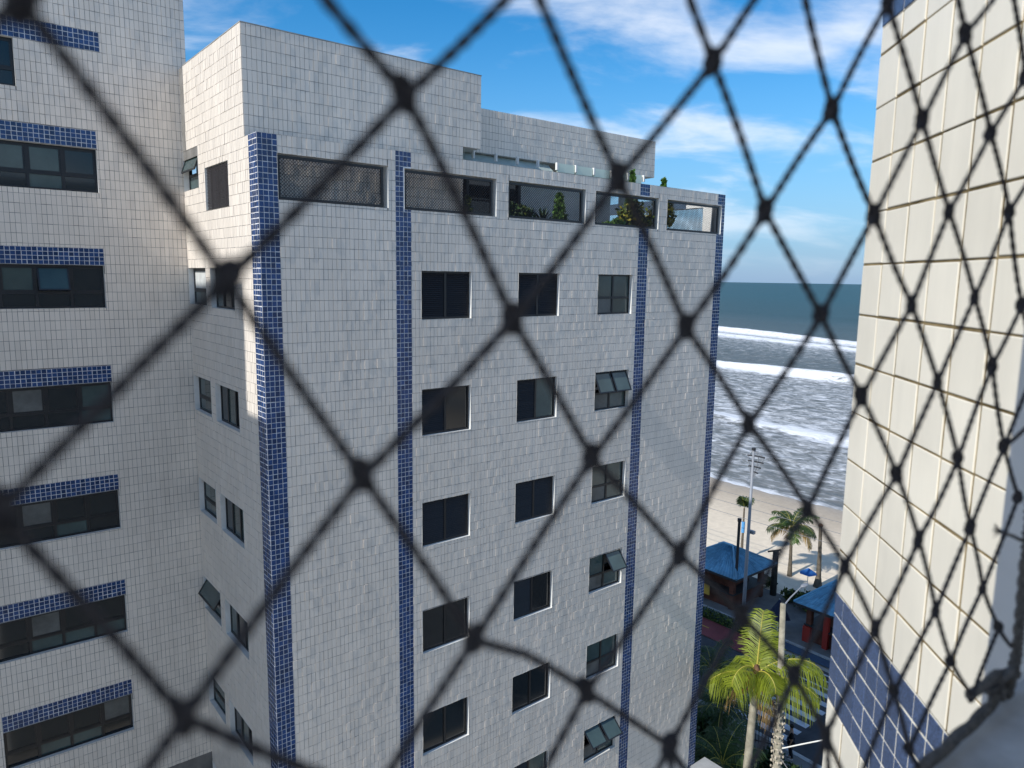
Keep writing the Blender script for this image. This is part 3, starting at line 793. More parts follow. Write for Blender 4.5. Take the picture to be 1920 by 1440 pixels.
kr = sheet('kerb', 25.5, 25.72, -200, 250, 0.10, M_KERB)
for mbx in kerb(25.48, 25.735, -6, 14, -0.03, 0.125): mbx.build('kerb_stone', M_KERB, kr)
kr = sheet('kerb', 35.4, 35.55, -200, 250, 0.09, M_KERB)
for mbx in kerb(35.39, 35.56, 3, 18, 0.0, 0.125): mbx.build('kerb_stone', M_KERB, kr)
# crossing: bars run along the avenue
for i in range(8):
    u = 26.35 + i * 0.86
    if u + 0.42 > 32.0: break
    mbx = MB(); mbx.quad((u, 2.55 + 0.03 * i, -0.016), (u + 0.42, 2.55 + 0.03 * i, -0.016), (u + 0.42, 6.4, -0.016), (u, 6.4, -0.016)); mbx.build('crossing_bar', M_MARK, road)
for u, a, b in ((31.75, 2.2, 2.32), (33.1, 3.0, 3.1)): pass
for u in (32.25, 33.0, 33.6):
    mbx = MB(); mbx.quad((u, -20, 0.024), (u + 0.14, -20, 0.024), (u + 0.14, 8.2, 0.024), (u, 8.2, 0.024)); o = mbx.build('lane_line', M_MARK, road)
for i in range(6):
    v = 9.0 + i * 3.2
    mbx = MB(); mbx.quad((33.0, v, 0.034), (33.08, v, 0.034), (33.08, v + 1.2, 0.034), (33.0, v + 1.2, 0.034)); mbx.build('lane_dash', M_YEL, road)
# front garden of the block
sheet('garden', 15.2, 24.3, -1.0, 60, 0.16, M_LAWN)

# sand
def wob(x, y, sc, seed):
    g = np.random.default_rng(seed); out = 0
    for k in range(7):
        a = g.uniform(0, 6.28); f_ = sc * (0.5 + 0.45 * k); out = out + np.sin(x * f_ * np.cos(a) + y * f_ * np.sin(a) + g.uniform(0, 6.28)) / (1 + 0.5 * k)
    return out / 2.6
def grid_obj(name, U, V, Z, material):
    nu, nv = U.shape
    co = np.stack([U, V, Z], axis=-1).reshape(-1, 3)
    idx = np.arange(nu * nv).reshape(nu, nv)
    fq_ = np.stack([idx[:-1, :-1], idx[1:, :-1], idx[1:, 1:], idx[:-1, 1:]], axis=-1).reshape(-1, 4)
    me = raw_mesh(name, co, fq_, material)
    me.polygons.foreach_set('use_smooth', np.ones(len(fq_), bool)); me.update()
    o = bpy.data.objects.new(name, me); COL.objects.link(o); place(o, 0, 0, 0); return o
M_SAND = mat('sand', (0.47, 0.385, 0.275), 0.95, 0.15)
t = M_SAND.node_tree; b = t.nodes['Principled BSDF']
tcn = N(t, 'ShaderNodeTexCoord'); sp_ = N(t, 'ShaderNodeSeparateXYZ'); t.links.new(tcn.outputs['Object'], sp_.inputs[0])
n1 = N(t, 'ShaderNodeTexNoise', inp={'Scale': 0.12, 'Detail': 4.0}); t.links.new(tcn.outputs['Object'], n1.inputs['Vector'])
ma = N(t, 'ShaderNodeMath', operation='MULTIPLY_ADD', inp={1: 5.0}); t.links.new(n1.outputs[0], ma.inputs[0]); t.links.new(sp_.outputs['X'], ma.inputs[2])
mr = N(t, 'ShaderNodeMapRange', inp={1: 41.0, 2: 69.0}); t.links.new(ma.outputs[0], mr.inputs[0])
rp = N(t, 'ShaderNodeValToRGB'); t.links.new(mr.outputs[0], rp.inputs[0])
el = rp.color_ramp.elements; el[0].position = 0.0; el[0].color = (0.72, 0.62, 0.48, 1); el[1].position = 1.0; el[1].color = (0.27, 0.23, 0.185, 1)
e = el.new(0.55); e.color = (0.63, 0.53, 0.40, 1); e = el.new(0.80); e.color = (0.44, 0.365, 0.275, 1)
n2 = N(t, 'ShaderNodeTexNoise', inp={'Scale': 2.2, 'Detail': 6.0}); t.links.new(tcn.outputs['Object'], n2.inputs['Vector'])
hv = N(t, 'ShaderNodeHueSaturation'); t.links.new(rp.outputs[0], hv.inputs['Color'])
mr2 = N(t, 'ShaderNodeMapRange', inp={3: 0.82, 4: 1.18}); t.links.new(n2.outputs[0], mr2.inputs[0]); t.links.new(mr2.outputs[0], hv.inputs['Value']); t.links.new(hv.outputs[0], b.inputs['Base Color'])
mrr = N(t, 'ShaderNodeMapRange', inp={1: 63.0, 2: 68.0, 3: 0.95, 4: 0.35}); t.links.new(ma.outputs[0], mrr.inputs[0]); t.links.new(mrr.outputs[0], b.inputs['Roughness'])
bp = N(t, 'ShaderNodeBump', inp={'Strength': 0.5, 'Distance': 0.06}); t.links.new(n2.outputs[0], bp.inputs['Height']); t.links.new(bp.outputs[0], b.inputs['Normal'])
ug, vg = np.meshgrid(np.linspace(41.3, 72, 140), np.linspace(-60, 120, 320), indexing='ij')
zg = 0.05 - (ug - 41.3) * 0.0160 + 0.05 * wob(ug, vg, 0.8, 4) * np.clip((60 - ug) / 8, 0.1, 1)
tag(grid_obj('sand', ug, vg, zg, M_SAND), kind='structure')
sheet('sand', 41.3, 72, -9000, -60, -0.12, M_SAND); sheet('sand', 41.3, 72, 120, 9000, -0.12, M_SAND)

# sea: graded grid, breakers as real crests, foam by a warped band profile
us = np.concatenate([np.linspace(62.5, 112, 150), np.linspace(112.5, 300, 300), np.geomspace(302, 9000, 110)])
ss = np.sinh(np.linspace(-3.2, 3.2, 330)) / math.sinh(3.2)
ug = np.repeat(us[:, None], len(ss), 1); vg = ug * 0.42 + ss[None, :] * (ug * 1.25 + 20)
def shore(v): return 65.3 - 0.05 * (v - 20) * 0.5 + 0.9 * np.sin(v * 0.14 + 0.6) + 0.5 * np.sin(v * 0.37)
def crest(u, v, u0, slope, h, back, front, seed, w=5.0):
    c = u0 + slope * (v - 60) + w * wob(v * 0 + 1, v, 0.05, seed) 
    amp = h * np.clip(0.75 + 0.55 * wob(v * 0, v, 0.035, seed + 1), 0.15, 1.3)
    d = u - c
    return amp * np.where(d > 0, np.exp(-(d / back) ** 2), np.exp(-(d / front) ** 2))
zs = -0.33 + 0.0 * ug
zs += crest(ug, vg, 98, 0.02, 0.55, 4.5, 1.3, 1, 1.6) + crest(ug, vg, 160, 0.02, 1.5, 8, 1.6, 2, 2.2) + crest(ug, vg, 228, 0.26, 0.9, 9, 2.2, 3, 3) + crest(ug, vg, 246, 0.26, 1.9, 11, 2.2, 4, 3)
zs += crest(ug, vg, 196, 0.12, 0.45, 10, 7, 6, 3) + crest(ug, vg, 330, 0.2, 0.7, 18, 14, 7, 5) + crest(ug, vg, 420, 0.2, 0.8, 26, 20, 8, 6)
chop = 0.07 * wob(ug, vg, 0.9, 11) + 0.06 * wob(ug, vg, 2.0, 12) + 0.05 * wob(ug * 0.6, vg, 0.4, 13)
zs += chop * np.clip((ug - 66) / 12, 0.05, 1) * np.clip(1.5 - ug / 900, 0.0, 1)
zs -= np.clip((shore(vg) - ug) * 0.16, -0.0, 2)          # dives under the sand inshore of the swash line
M_SEA = bpy.data.materials.new('sea_water'); M_SEA.use_nodes = True
t = M_SEA.node_tree; b = t.nodes['Principled BSDF']
tcn = N(t, 'ShaderNodeTexCoord'); sp_ = N(t, 'ShaderNodeSeparateXYZ'); t.links.new(tcn.outputs['Object'], sp_.inputs[0])
def math_(op, a=None, b_=None, c=None):
    n = N(t, 'ShaderNodeMath', operation=op)
    for i, x in enumerate((a, b_, c)):
        if x is None: continue
        if isinstance(x, (int, float)): n.inputs[i].default_value = x
        else: t.links.new(x, n.inputs[i])
    return n.outputs[0]
mpw = N(t, 'ShaderNodeMapping', inp={'Scale': (1.0, 0.45, 1)}); t.links.new(tcn.outputs['Object'], mpw.inputs[0])
nw = N(t, 'ShaderNodeTexNoise', inp={'Scale': 0.10, 'Detail': 5.0, 'Roughness': 0.6}); t.links.new(mpw.outputs[0], nw.inputs['Vector'])
far = N(t, 'ShaderNodeMapRange', inp={1: 175.0, 2: 235.0, 3: 0.02, 4: 0.26}); t.links.new(sp_.outputs['X'], far.inputs[0])
vv = math_('MULTIPLY', math_('SUBTRACT', sp_.outputs['Y'], 60.0), far.outputs[0])
uu = math_('SUBTRACT', sp_.outputs['X'], vv)
warp = math_('MULTIPLY', math_('SUBTRACT', nw.outputs[0], 0.5), 14.0)
wfade = N(t, 'ShaderNodeMapRange', inp={1: 66.0, 2: 90.0, 3: 0.12, 4: 1.0}); t.links.new(sp_.outputs['X'], wfade.inputs[0])
uw = math_('ADD', uu, math_('MULTIPLY', warp, wfade.outputs[0]))
mr = N(t, 'ShaderNodeMapRange', inp={1: 60.0, 2: 300.0}); t.links.new(uw, mr.inputs[0])
rp = N(t, 'ShaderNodeValToRGB'); t.links.new(mr.outputs[0], rp.inputs[0])
prof = [(60, 0.95), (66.2, 0.9), (66.8, 0.34), (74, 0.40), (80, 0.50), (90, 0.44), (95.5, 0.52), (97, 1.0), (99, 1.0), (101, 0.56), (120, 0.48), (148, 0.47), (156.5, 0.55), (159, 1.0), (161.2, 0.95), (163, 0.25), (180, 0.22), (205, 0.38), (220, 0.48), (227, 0.95), (229, 0.9), (232, 0.45), (245, 0.88), (247.5, 0.85), (251, 0.10), (275, 0.0)]
el = rp.color_ramp.elements
el[0].position = 0; el[0].color = (prof[0][1],) * 3 + (1,); el[1].position = 1; el[1].color = (0, 0, 0, 1)
for u_, d_ in prof[1:]:
    e = el.new((u_ - 60) / 240); e.color = (d_, d_, d_, 1)
mpf = N(t, 'ShaderNodeMapping', inp={'Scale': (1.0, 0.55, 1)}); t.links.new(tcn.outputs['Object'], mpf.inputs[0])
nf = N(t, 'ShaderNodeTexNoise', inp={'Scale': 0.75, 'Detail': 9.0, 'Roughness': 0.68, 'Distortion': 0.8}); t.links.new(mpf.outputs[0], nf.inputs['Vector'])
thr = math_('SUBTRACT', 1.0, rp.outputs[0])
dlt = math_('SUBTRACT', math_('ADD', math_('MULTIPLY', math_('SUBTRACT', nf.outputs[0], 0.5), 1.9), 0.5), thr)
fm = N(t, 'ShaderNodeMapRange', interpolation_type='SMOOTHSTEP', inp={1: -0.26, 2: 0.40}); t.links.new(dlt, fm.inputs[0])
wc = N(t, 'ShaderNodeValToRGB'); mrw = N(t, 'ShaderNodeMapRange', inp={1: 60.0, 2: 800.0}); t.links.new(uw, mrw.inputs[0]); t.links.new(mrw.outputs[0], wc.inputs[0])
el = wc.color_ramp.elements; el[0].color = (0.15, 0.15, 0.14, 1); el[1].color = (0.016, 0.060, 0.064, 1); el[1].position = 1.0
e = el.new(0.18); e.color = (0.095, 0.105, 0.098, 1); e = el.new(0.45); e.color = (0.026, 0.058, 0.058, 1)
mx = N(t, 'ShaderNodeMix', data_type='RGBA', inp={7: (0.66, 0.67, 0.68, 1)}); t.links.new(fm.outputs[0], mx.inputs[0]); t.links.new(wc.outputs[0], mx.inputs[6]); t.links.new(mx.outputs[2], b.inputs['Base Color'])
rg = N(t, 'ShaderNodeMapRange', inp={3: 0.42, 4: 0.85}); t.links.new(fm.outputs[0], rg.inputs[0]); t.links.new(rg.outputs[0], b.inputs['Roughness'])
b.inputs['Specular IOR Level'].default_value = 0.10
mpb = N(t, 'ShaderNodeMapping', inp={'Scale': (1.0, 0.4, 1)}); t.links.new(tcn.outputs['Object'], mpb.inputs[0])
nbp = N(t, 'ShaderNodeTexNoise', inp={'Scale': 1.4, 'Detail': 7.0, 'Roughness': 0.6}); t.links.new(mpb.outputs[0], nbp.inputs['Vector'])
nbq = N(t, 'ShaderNodeTexNoise', inp={'Scale': 0.16, 'Detail': 5.0, 'Roughness': 0.6}); t.links.new(mpb.outputs[0], nbq.inputs['Vector'])
hb = math_('ADD', nbp.outputs[0], math_('MULTIPLY', nbq.outputs[0], 3.5))
bp = N(t, 'ShaderNodeBump', inp={'Strength': 0.8, 'Distance': 0.35}); t.links.new(hb, bp.inputs['Height']); t.links.new(bp.outputs[0], b.inputs['Normal'])
tag(grid_obj('sea', ug, vg, zs, M_SEA), kind='structure')
sheet('sea_bed', 40, 9000, -9000, 9000, -2.5, M_EARTH)

# ================================================================== PALMS AND PLANTS
M_TRUNK = mat('grey_palm_trunk', (0.30, 0.275, 0.21), 0.95, 0.1, noise=(3.5, 0.35, 6.0), bump=(9, 0.5, 0.03))
M_TRUNKD = mat('brown_palm_trunk', (0.14, 0.115, 0.085), 0.95, 0.1, noise=(3, 0.35), bump=(8, 0.5, 0.03))
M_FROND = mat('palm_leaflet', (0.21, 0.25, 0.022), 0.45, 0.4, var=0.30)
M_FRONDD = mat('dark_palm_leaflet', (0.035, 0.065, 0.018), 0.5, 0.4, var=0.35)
M_FRONDB = mat('dry_palm_leaflet', (0.26, 0.17, 0.06), 0.7, 0.2, var=0.3)
M_RACH = mat('palm_midrib', (0.40, 0.34, 0.06), 0.5, 0.3)
M_ORANGE = mat('orange_flower_stalk', (0.55, 0.15, 0.02), 0.6, 0.3)
M_BROWN = mat('brown_fibre', (0.14, 0.08, 0.045), 0.9, 0.1, noise=(6, 0.4))
for mm in (M_FROND, M_FRONDD):
    b = mm.node_tree.nodes['Principled BSDF']; b.inputs['Subsurface Weight'].default_value = 0.0
    t = mm.node_tree; tr = N(t, 'ShaderNodeBsdfTranslucent', inp={'Color': (0.30, 0.38, 0.03, 1) if mm is M_FROND else (0.06, 0.11, 0.02, 1)})
    ms = N(t, 'ShaderNodeMixShader', inp={0: 0.35}); out = t.nodes['Material Output']
    t.links.new(b.outputs[0], ms.inputs[1]); t.links.new(tr.outputs[0], ms.inputs[2]); t.links.new(ms.outputs[0], out.inputs[0])

def frond(parent, base, az, el, length, droop, material, n=46, leaf=0.55, wid=0.034, hang=0.5, rach=0.016, name='frond'):
    """feather leaf: curved midrib with two rows of drooping leaflets"""
    mbx = MB(); d = Vector((math.cos(az) * math.cos(el), math.sin(az) * math.cos(el), math.sin(el)))
    p = Vector(base); pts = [p.copy()]; steps = 16
    hor = Vector((math.cos(az), math.sin(az), 0))
    e_ = el
    for i in range(steps):
        e_ -= droop * (0.4 + 1.2 * i / steps) / steps
        p = p + (hor * math.cos(e_) + Vector((0, 0, 1)) * math.sin(e_)) * (length / steps); pts.append(p.copy())
    mbx.cur = 1; mbx.tube(pts, [rach * (1 - 0.85 * i / steps) + 0.002 for i in range(steps + 1)], 5)
    mbx.cur = 0
    side0 = Vector((-math.sin(az), math.cos(az), 0))
    for k in range(n):
        s = 0.10 + 0.90 * (k + 0.5) / n
        x = s * steps; i = min(int(x), steps - 1); q = pts[i].lerp(pts[i + 1], x - i); tg = (pts[i + 1] - pts[i]).normalized()
        nrm = tg.cross(side0)
        ll = leaf * (0.35 + 1.1 * math.sin(math.pi * min(1, s * 0.92 + 0.06)) ** 0.7) * random.uniform(0.85, 1.1)
        for sg in (-1, 1):
            dr = (side0 * sg * random.uniform(0.85, 1.0) + tg * random.uniform(0.45, 0.75) - nrm * random.uniform(-0.05, 0.12)).normalized()
            w2 = tg * wid * random.uniform(0.8, 1.2)
            a = q; hg = hang * random.uniform(0.7, 1.3)
            m1 = q + dr * ll * 0.5 + Vector((0, 0, -0.10 * hg * ll)); tp = q + dr * ll * (1 - 0.22 * hg) + Vector((0, 0, -0.75 * hg * ll))
            mbx.add([a - w2 * 0.3, a + w2 * 0.3, m1 + w2 * 0.5, m1 - w2 * 0.5, tp + w2 * 0.08, tp - w2 * 0.08], [(0, 1, 2, 3), (3, 2, 4, 5)])
    return mbx.build(name, [material, M_RACH], parent)

def trunk(parent, pts, radii, material, n=14, name='trunk', rings=True):
    mbx = MB(); P = [Vector(p) for p in pts]
    out = []; rr = []
    for i in range(len(P) - 1):
        k = max(2, int((P[i + 1] - P[i]).length / 0.11))
        for j in range(k):
            f_ = j / k; out.append(P[i].lerp(P[i + 1], f_)); rr.append((radii[i] * (1 - f_) + radii[i + 1] * f_) * (1 + (0.035 * math.sin(len(out) * 2.1) if rings else 0)))
    out.append(P[-1]); rr.append(radii[-1])
    return mbx.tube(out, rr, n).build(name, material, parent, True)

# the sunlit palm beside the block's far corner
pm = empty('palm_tree', 15.15, -2.1, 0.1)
tag(pm, 'sunlit yellow green palm with smooth grey trunk and orange flower stalks in front of crossing', 'tree')
trunk(pm, [(0.0, 0.1, 0), (0.02, 0.02, 5), (0.10, -0.08, 9.2)], [0.19, 0.15, 0.115], M_TRUNK)
CZ = 9.55
mb = MB(); mb.ell((0.1, -0.08, 9.35), (0.17, 0.17, 0.5), 12, 8, 0.08); mb.build('crownshaft', M_BROWN, pm, True)
# camera looks along +v/+u; in this grid "image right" is (0.55,-0.83), "away" is (0.79,0.62)
def img(az_deg):                      # azimuth measured clockwise from straight away
    return R(38 - az_deg)
for (azd, eld, ln, dr, lf, hg) in [(12, 74, 2.35, 0.55, 0.66, 0.45), (84, 46, 2.75, 1.75, 0.80, 1.15), (104, 14, 2.3, 1.0, 0.72, 1.2), (150, 50, 1.55, 2.5, 0.66, 0.9), (-100, 12, 1.8, 1.0, 0.62, 1.1),
                                   (-138, 58, 1.95, 2.7, 0.80, 0.8), (-20, 40, 1.3, 1.6, 0.55, 0.9), (40, 68, 1.7, 1.0, 0.5, 0.6), (170, 20, 0.9, 1.5, 0.45, 0.9)]:
    frond(pm, (0.1, -0.08, CZ), img(azd), R(eld), ln * 0.88, dr, M_FROND, n=62, leaf=lf * 0.92, hang=hg, wid=0.032, rach=0.028)
for (azd, eld, ln, dr) in [(-60, -25, 1.3, 0.9), (130, -40, 1.2, 0.6)]:
    frond(pm, (0.1, -0.08, CZ - 0.25), img(azd), R(eld), ln, dr, M_FRONDB, n=30, leaf=0.45, hang=1.3, wid=0.03, rach=0.02)
for a in range(5):
    mb = MB()
    for k in range(14):
        an = a * 1.3 + random.uniform(-0.5, 0.5); rr = random.uniform(0.2, 0.55)
        mb.tube([(0.1, -0.08, 9.3), (0.1 + math.cos(an) * rr * 0.6, -0.08 + math.sin(an) * rr * 0.6, 9.35), (0.1 + math.cos(an) * rr, -0.08 + math.sin(an) * rr, 9.1 - rr * 0.4)], [0.012, 0.01, 0.006], 4)
    mb.build('flower_stalk', M_ORANGE, pm)

def beach_palm(u, v, h, lean, label, nf=14, ln=1.9, mats=(M_FRONDD,), r0=0.13, r1=0.085, tm=M_TRUNKD, upright=False):
    p = empty('palm_tree', u, v, -0.02); tag(p, label, 'tree', 'palms on the beach')
    trunk(p, [(0, 0, 0), (lean[0] * 0.2, lean[1] * 0.2, h * 0.35), (lean[0], lean[1], h)], [r0 * 1.5, r0, r1], tm)
    for i in range(nf):
        az = 2.4 * i + random.uniform(-0.25, 0.25); el_ = R(78 - 95 * (i / nf)) if not upright else R(88 - 22 * (i / nf))
        frond(p, (lean[0], lean[1], h), az, el_, ln * random.uniform(0.85, 1.1), 1.5 if not upright else 0.7, M_FRONDB if (i > nf - 4 and not upright) else random.choice(mats), n=44, leaf=0.5, hang=0.6, wid=0.062, rach=0.018)
    return p
M_FRONDM = mat('green_palm_leaflet', (0.055, 0.10, 0.018), 0.5, 0.4, var=0.3)
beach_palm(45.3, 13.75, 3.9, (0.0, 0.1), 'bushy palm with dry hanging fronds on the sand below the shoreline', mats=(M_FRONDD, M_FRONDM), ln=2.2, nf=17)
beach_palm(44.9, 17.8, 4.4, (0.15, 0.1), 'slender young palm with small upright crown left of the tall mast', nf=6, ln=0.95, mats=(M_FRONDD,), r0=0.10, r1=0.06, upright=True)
# bare trunk right of the bushy palm
p = empty('bare_palm', 45.1, 11.35, -0.02); tag(p, 'bare green grey palm trunk with flared foot standing on the sand', 'tree')
trunk(p, [(0, 0, 0), (0.02, 0.0, 0.8), (-0.02, 0.02, 2.5), (-0.05, 0.1, 4.7)], [0.34, 0.19, 0.14, 0.12], M_TRUNKD)
mb = MB(); mb.ell((-0.05, 0.1, 4.75), (0.18, 0.18, 0.14), 10, 6, 0.12); mb.build('cut_crown', M_BROWN, p)
# painted sleeve on the young palm
mb = MB(); mb.tube([(0, 0, 0), (0, 0, 0.9)], 0.14, 10); o = mb.build('painted_sleeve', mat('sky_blue_paint', (0.10, 0.33, 0.62), 0.6), None); place(o, 45.0, 17.87, 2.35); tag(o, 'light blue sleeve wrapped round slender young palm trunk', 'sleeve')

def leaf_blob(name, parent, shape, n, size, mats, seed, up_bias=0.3):
    """leafy mass: n small two-triangle leaves scattered through a volume given by shape(rand)->point"""
    g = random.Random(seed); mbx = MB()
    for i in range(n):
        p = Vector(shape(g)); d = Vector((g.gauss(0, 1), g.gauss(0, 1), g.gauss(up_bias, 1))).normalized(); s_ = d.orthogonal().normalized(); s_ = (Matrix.Rotation(g.uniform(0, 6.28), 3, d) @ s_)
        l_ = size * g.uniform(0.6, 1.3); w = l_ * 0.34
        mbx.cur = g.randrange(len(mats))
        mbx.add([p, p + d * l_ * 0.5 + s_ * w, p + d * l_, p + d * l_ * 0.5 - s_ * w], [(0, 1, 2, 3)])
    return mbx.build(name, list(mats), parent)
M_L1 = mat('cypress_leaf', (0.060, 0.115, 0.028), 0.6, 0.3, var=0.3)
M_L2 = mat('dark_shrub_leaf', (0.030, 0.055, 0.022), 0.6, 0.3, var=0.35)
M_L3 = mat('croton_yellow_leaf', (0.42, 0.36, 0.05), 0.5, 0.3, var=0.25)
M_L4 = mat('croton_green_leaf', (0.09, 0.12, 0.02), 0.5, 0.3, var=0.3)
M_L5 = mat('bright_green_leaf', (0.09, 0.19, 0.035), 0.5, 0.3, var=0.3)
M_POT = mat('terracotta', (0.22, 0.10, 0.055), 0.85, 0.2)
def pot(parent, r, h):
    mbx = MB(); mbx.tube([(0, 0, 0), (0, 0, h * 0.85), (0, 0, h * 0.86), (0, 0, h)], [r * 0.72, r * 0.95, r * 1.08, r * 1.08], 14); return mbx.build('pot', M_POT, parent)
TZ = E0 + 0.45
def cypress(u, v, z, h, r, label, n=1500, mats=(M_L1, M_L5), lead=0.10):
    p = empty('potted_cypress', u, v, TZ); tag(p, label, 'plant', 'terrace plants'); pot(p, 0.2, min(0.5, z - TZ + 0.05))
    mbx = MB(); mbx.tube([(0, 0, 0.2), (0, 0, z - TZ + h * 0.9)], [0.03, 0.01], 6); mbx.build('stem', M_BROWN, p)
    def shp(g):
        t_ = g.random() ** 1.3; a = g.uniform(0, 6.28); rr = r * (1 - t_) ** 0.8 * math.sqrt(g.random()) * (0.85 + 0.2 * math.sin(a * 3 + t_ * 9)); return (rr * math.cos(a), rr * math.sin(a), z - TZ + t_ * h)
    leaf_blob('foliage', p, shp, n, lead, mats, int(u * 100), 1.2)
cypress(11.42, 0.62, E0 + 2.2, 0.95, 0.17, 'cone shaped potted cypress rising above the parapet at the blue stripe')
cypress(12.95, 0.70, E0 + 2.2, 0.86, 0.17, 'cone shaped potted cypress on the parapet nearest the sea')
cypress(8.42, 0.5, E0 + 1.1, 1.15, 0.36, 'broad bushy cypress behind the third terrace opening', 1900)
cypress(6.55, 0.55, E0 + 1.1, 1.05, 0.30, 'narrow shrub at the left end of the third terrace opening', 1300, (M_L2, M_L1))
cypress(5.55, 0.75, E0 + 1.1, 0.85, 0.2, 'small shrub at the right end of the second terrace opening', 900, (M_L2, M_L4))
def bushy(u, v, z, rx, rz, label, mats, n=1300, size=0.13, name='potted_shrub'):
    p = empty(name, u, v, TZ); tag(p, label, 'plant', 'terrace plants'); pot(p, 0.24, max(0.25, min(0.6, z - rz - TZ + 0.2)))
    mbx = MB()
    for k in range(6):
        a = k * 1.05; mbx.tube([(0, 0, 0.2), (0.4 * rx * math.cos(a), 0.4 * rx * math.sin(a), z - TZ)], [0.02, 0.008], 5)
    mbx.build('stem', M_BROWN, p)
    lobes = [(random.uniform(-0.5, 0.5) * rx, random.uniform(-0.5, 0.5) * rx, random.uniform(-0.6, 0.6) * rz, random.uniform(0.35, 0.6)) for _ in range(9)]
    def shp(g):
        c = g.choice(lobes); a = Vector((g.gauss(0, 1), g.gauss(0, 1), g.gauss(0, 1))).normalized() * g.random() ** 0.4
        return (c[0] + a.x * rx * c[3], c[1] + a.y * rx * c[3], z - TZ + c[2] + a.z * rz * c[3])
    leaf_blob('foliage', p, shp, n, size, mats, int(u * 97))
bushy(11.40, 0.62, E0 + 1.86, 0.56, 0.55, 'yellow leaved croton bush behind the fourth terrace opening', (M_L3, M_L4, M_L4, M_L2))
bushy(12.60, 0.55, E0 + 1.88, 0.48, 0.58, 'yellow leaved croton bush at the left of the fifth terrace opening', (M_L3, M_L3, M_L4))
bushy(10.55, 0.55, E0 + 1.50, 0.36, 0.18, 'low bright green leafy plant spilling over the fourth opening sill', (M_L5, M_L5, M_L1), 700, 0.12)
def spiky(u, v, z, n, ln, label):
    p = empty('agave', u, v, TZ); tag(p, label, 'plant', 'terrace plants'); pot(p, 0.22, z - TZ)
    mbx = MB(); g = random.Random(int(u * 31))
    for i in range(n):
        az = 2.4 * i; el_ = R(g.uniform(15, 80)); d = Vector((math.cos(az) * math.cos(el_), math.sin(az) * math.cos(el_), math.sin(el_))); s_ = Vector((-math.sin(az), math.cos(az), 0)) * 0.028
        b0 = Vector((0, 0, z - TZ)); m_ = b0 + d * ln * 0.5; t_ = b0 + d * ln + Vector((0, 0, -0.12 * ln))
        mbx.add([b0 - s_ * 0.6, b0 + s_ * 0.6, m_ + s_, m_ - s_, t_], [(0, 1, 2, 3), (3, 2, 4)])
    mbx.build('blades', M_L2, p)
bushy(6.95, 0.55, E0 + 1.62, 0.42, 0.28, 'low dark leafy plant left of the spiky agaves', (M_L2, M_L4, M_L1), 700, 0.12)
spiky(7.30, 0.5, E0 + 1.45, 44, 0.50, 'spiky dark agave in the middle of the third terrace opening')
spiky(7.82, 0.5, E0 + 1.40, 50, 0.60, 'larger spiky dark agave beside the bushy cypress')

# dark planting at the foot of the block
M_HEDGE = M_L2
def garden_palm(u, v, h, nf, ln, label):
    p = empty('garden_palm', u, v, 0.15); tag(p, label, 'plant', 'shaded garden planting')
    trunk(p, [(0, 0, 0), (0.05, 0, h)], [0.12, 0.08], M_TRUNKD)
    for i in range(nf):
        frond(p, (0.05, 0, h), 2.4 * i, R(75 - 80 * i / nf), ln * random.uniform(0.85, 1.1), 1.4, M_FRONDD, n=26, leaf=0.5, hang=0.5, wid=0.05)
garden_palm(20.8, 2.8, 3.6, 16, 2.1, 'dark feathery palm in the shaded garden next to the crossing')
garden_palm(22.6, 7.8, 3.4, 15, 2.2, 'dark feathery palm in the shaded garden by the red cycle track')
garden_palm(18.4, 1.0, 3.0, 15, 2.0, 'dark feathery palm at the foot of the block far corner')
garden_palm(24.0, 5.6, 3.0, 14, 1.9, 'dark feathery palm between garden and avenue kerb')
def garden_bush(u, v, r, h, label, mats=(M_L2, M_L2, M_FRONDD), n=2600):
    p = empty('garden_bush', u, v, 0.12); tag(p, label, 'plant', 'shaded garden planting')
    mbx = MB()
    for k in range(7): mbx.tube([(0, 0, 0), (0.5 * r * math.cos(k * 0.9), 0.5 * r * math.sin(k * 0.9), h * 0.7)], [0.04, 0.015], 5)
    mbx.build('stems', M_BROWN, p)
    lob = [(random.uniform(-0.6, 0.6) * r, random.uniform(-0.6, 0.6) * r, random.uniform(0.2, 0.8) * h) for _ in range(10)]
    def shp(g):
        c = g.choice(lob); a = Vector((g.gauss(0, 1), g.gauss(0, 1), g.gauss(0, 1))).normalized() * g.random() ** 0.35
        return (c[0] + a.x * r * 0.45, c[1] + a.y * r * 0.45, max(0.02, c[2] + a.z * h * 0.3))
    leaf_blob('foliage', p, shp, n, 0.24, mats, int(u * 77 + v))
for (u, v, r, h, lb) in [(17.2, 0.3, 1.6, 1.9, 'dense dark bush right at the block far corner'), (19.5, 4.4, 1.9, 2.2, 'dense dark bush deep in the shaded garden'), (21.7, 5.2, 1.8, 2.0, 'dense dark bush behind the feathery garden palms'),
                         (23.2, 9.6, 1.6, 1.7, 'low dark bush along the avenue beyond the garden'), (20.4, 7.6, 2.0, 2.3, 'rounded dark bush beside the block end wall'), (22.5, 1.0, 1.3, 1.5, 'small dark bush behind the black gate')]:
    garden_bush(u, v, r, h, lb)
for k in range(6):
    v = 8.7 + k * 1.35
    p = empty('hedge_bush', 34.3, v, 0.05); tag(p, 'clipped low hedge bush beside the red cycle track, ' + ['first', 'second', 'third', 'fourth', 'fifth', 'sixth'][k] + ' beyond the mast', 'plant', 'hedge along the cycle track')
    def shp(g): return (g.uniform(-0.28, 0.28), g.uniform(-0.7, 0.7), g.uniform(0.02, 0.55))
    leaf_blob('foliage', p, shp, 500, 0.14, (M_L2, M_L4), 200 + k)

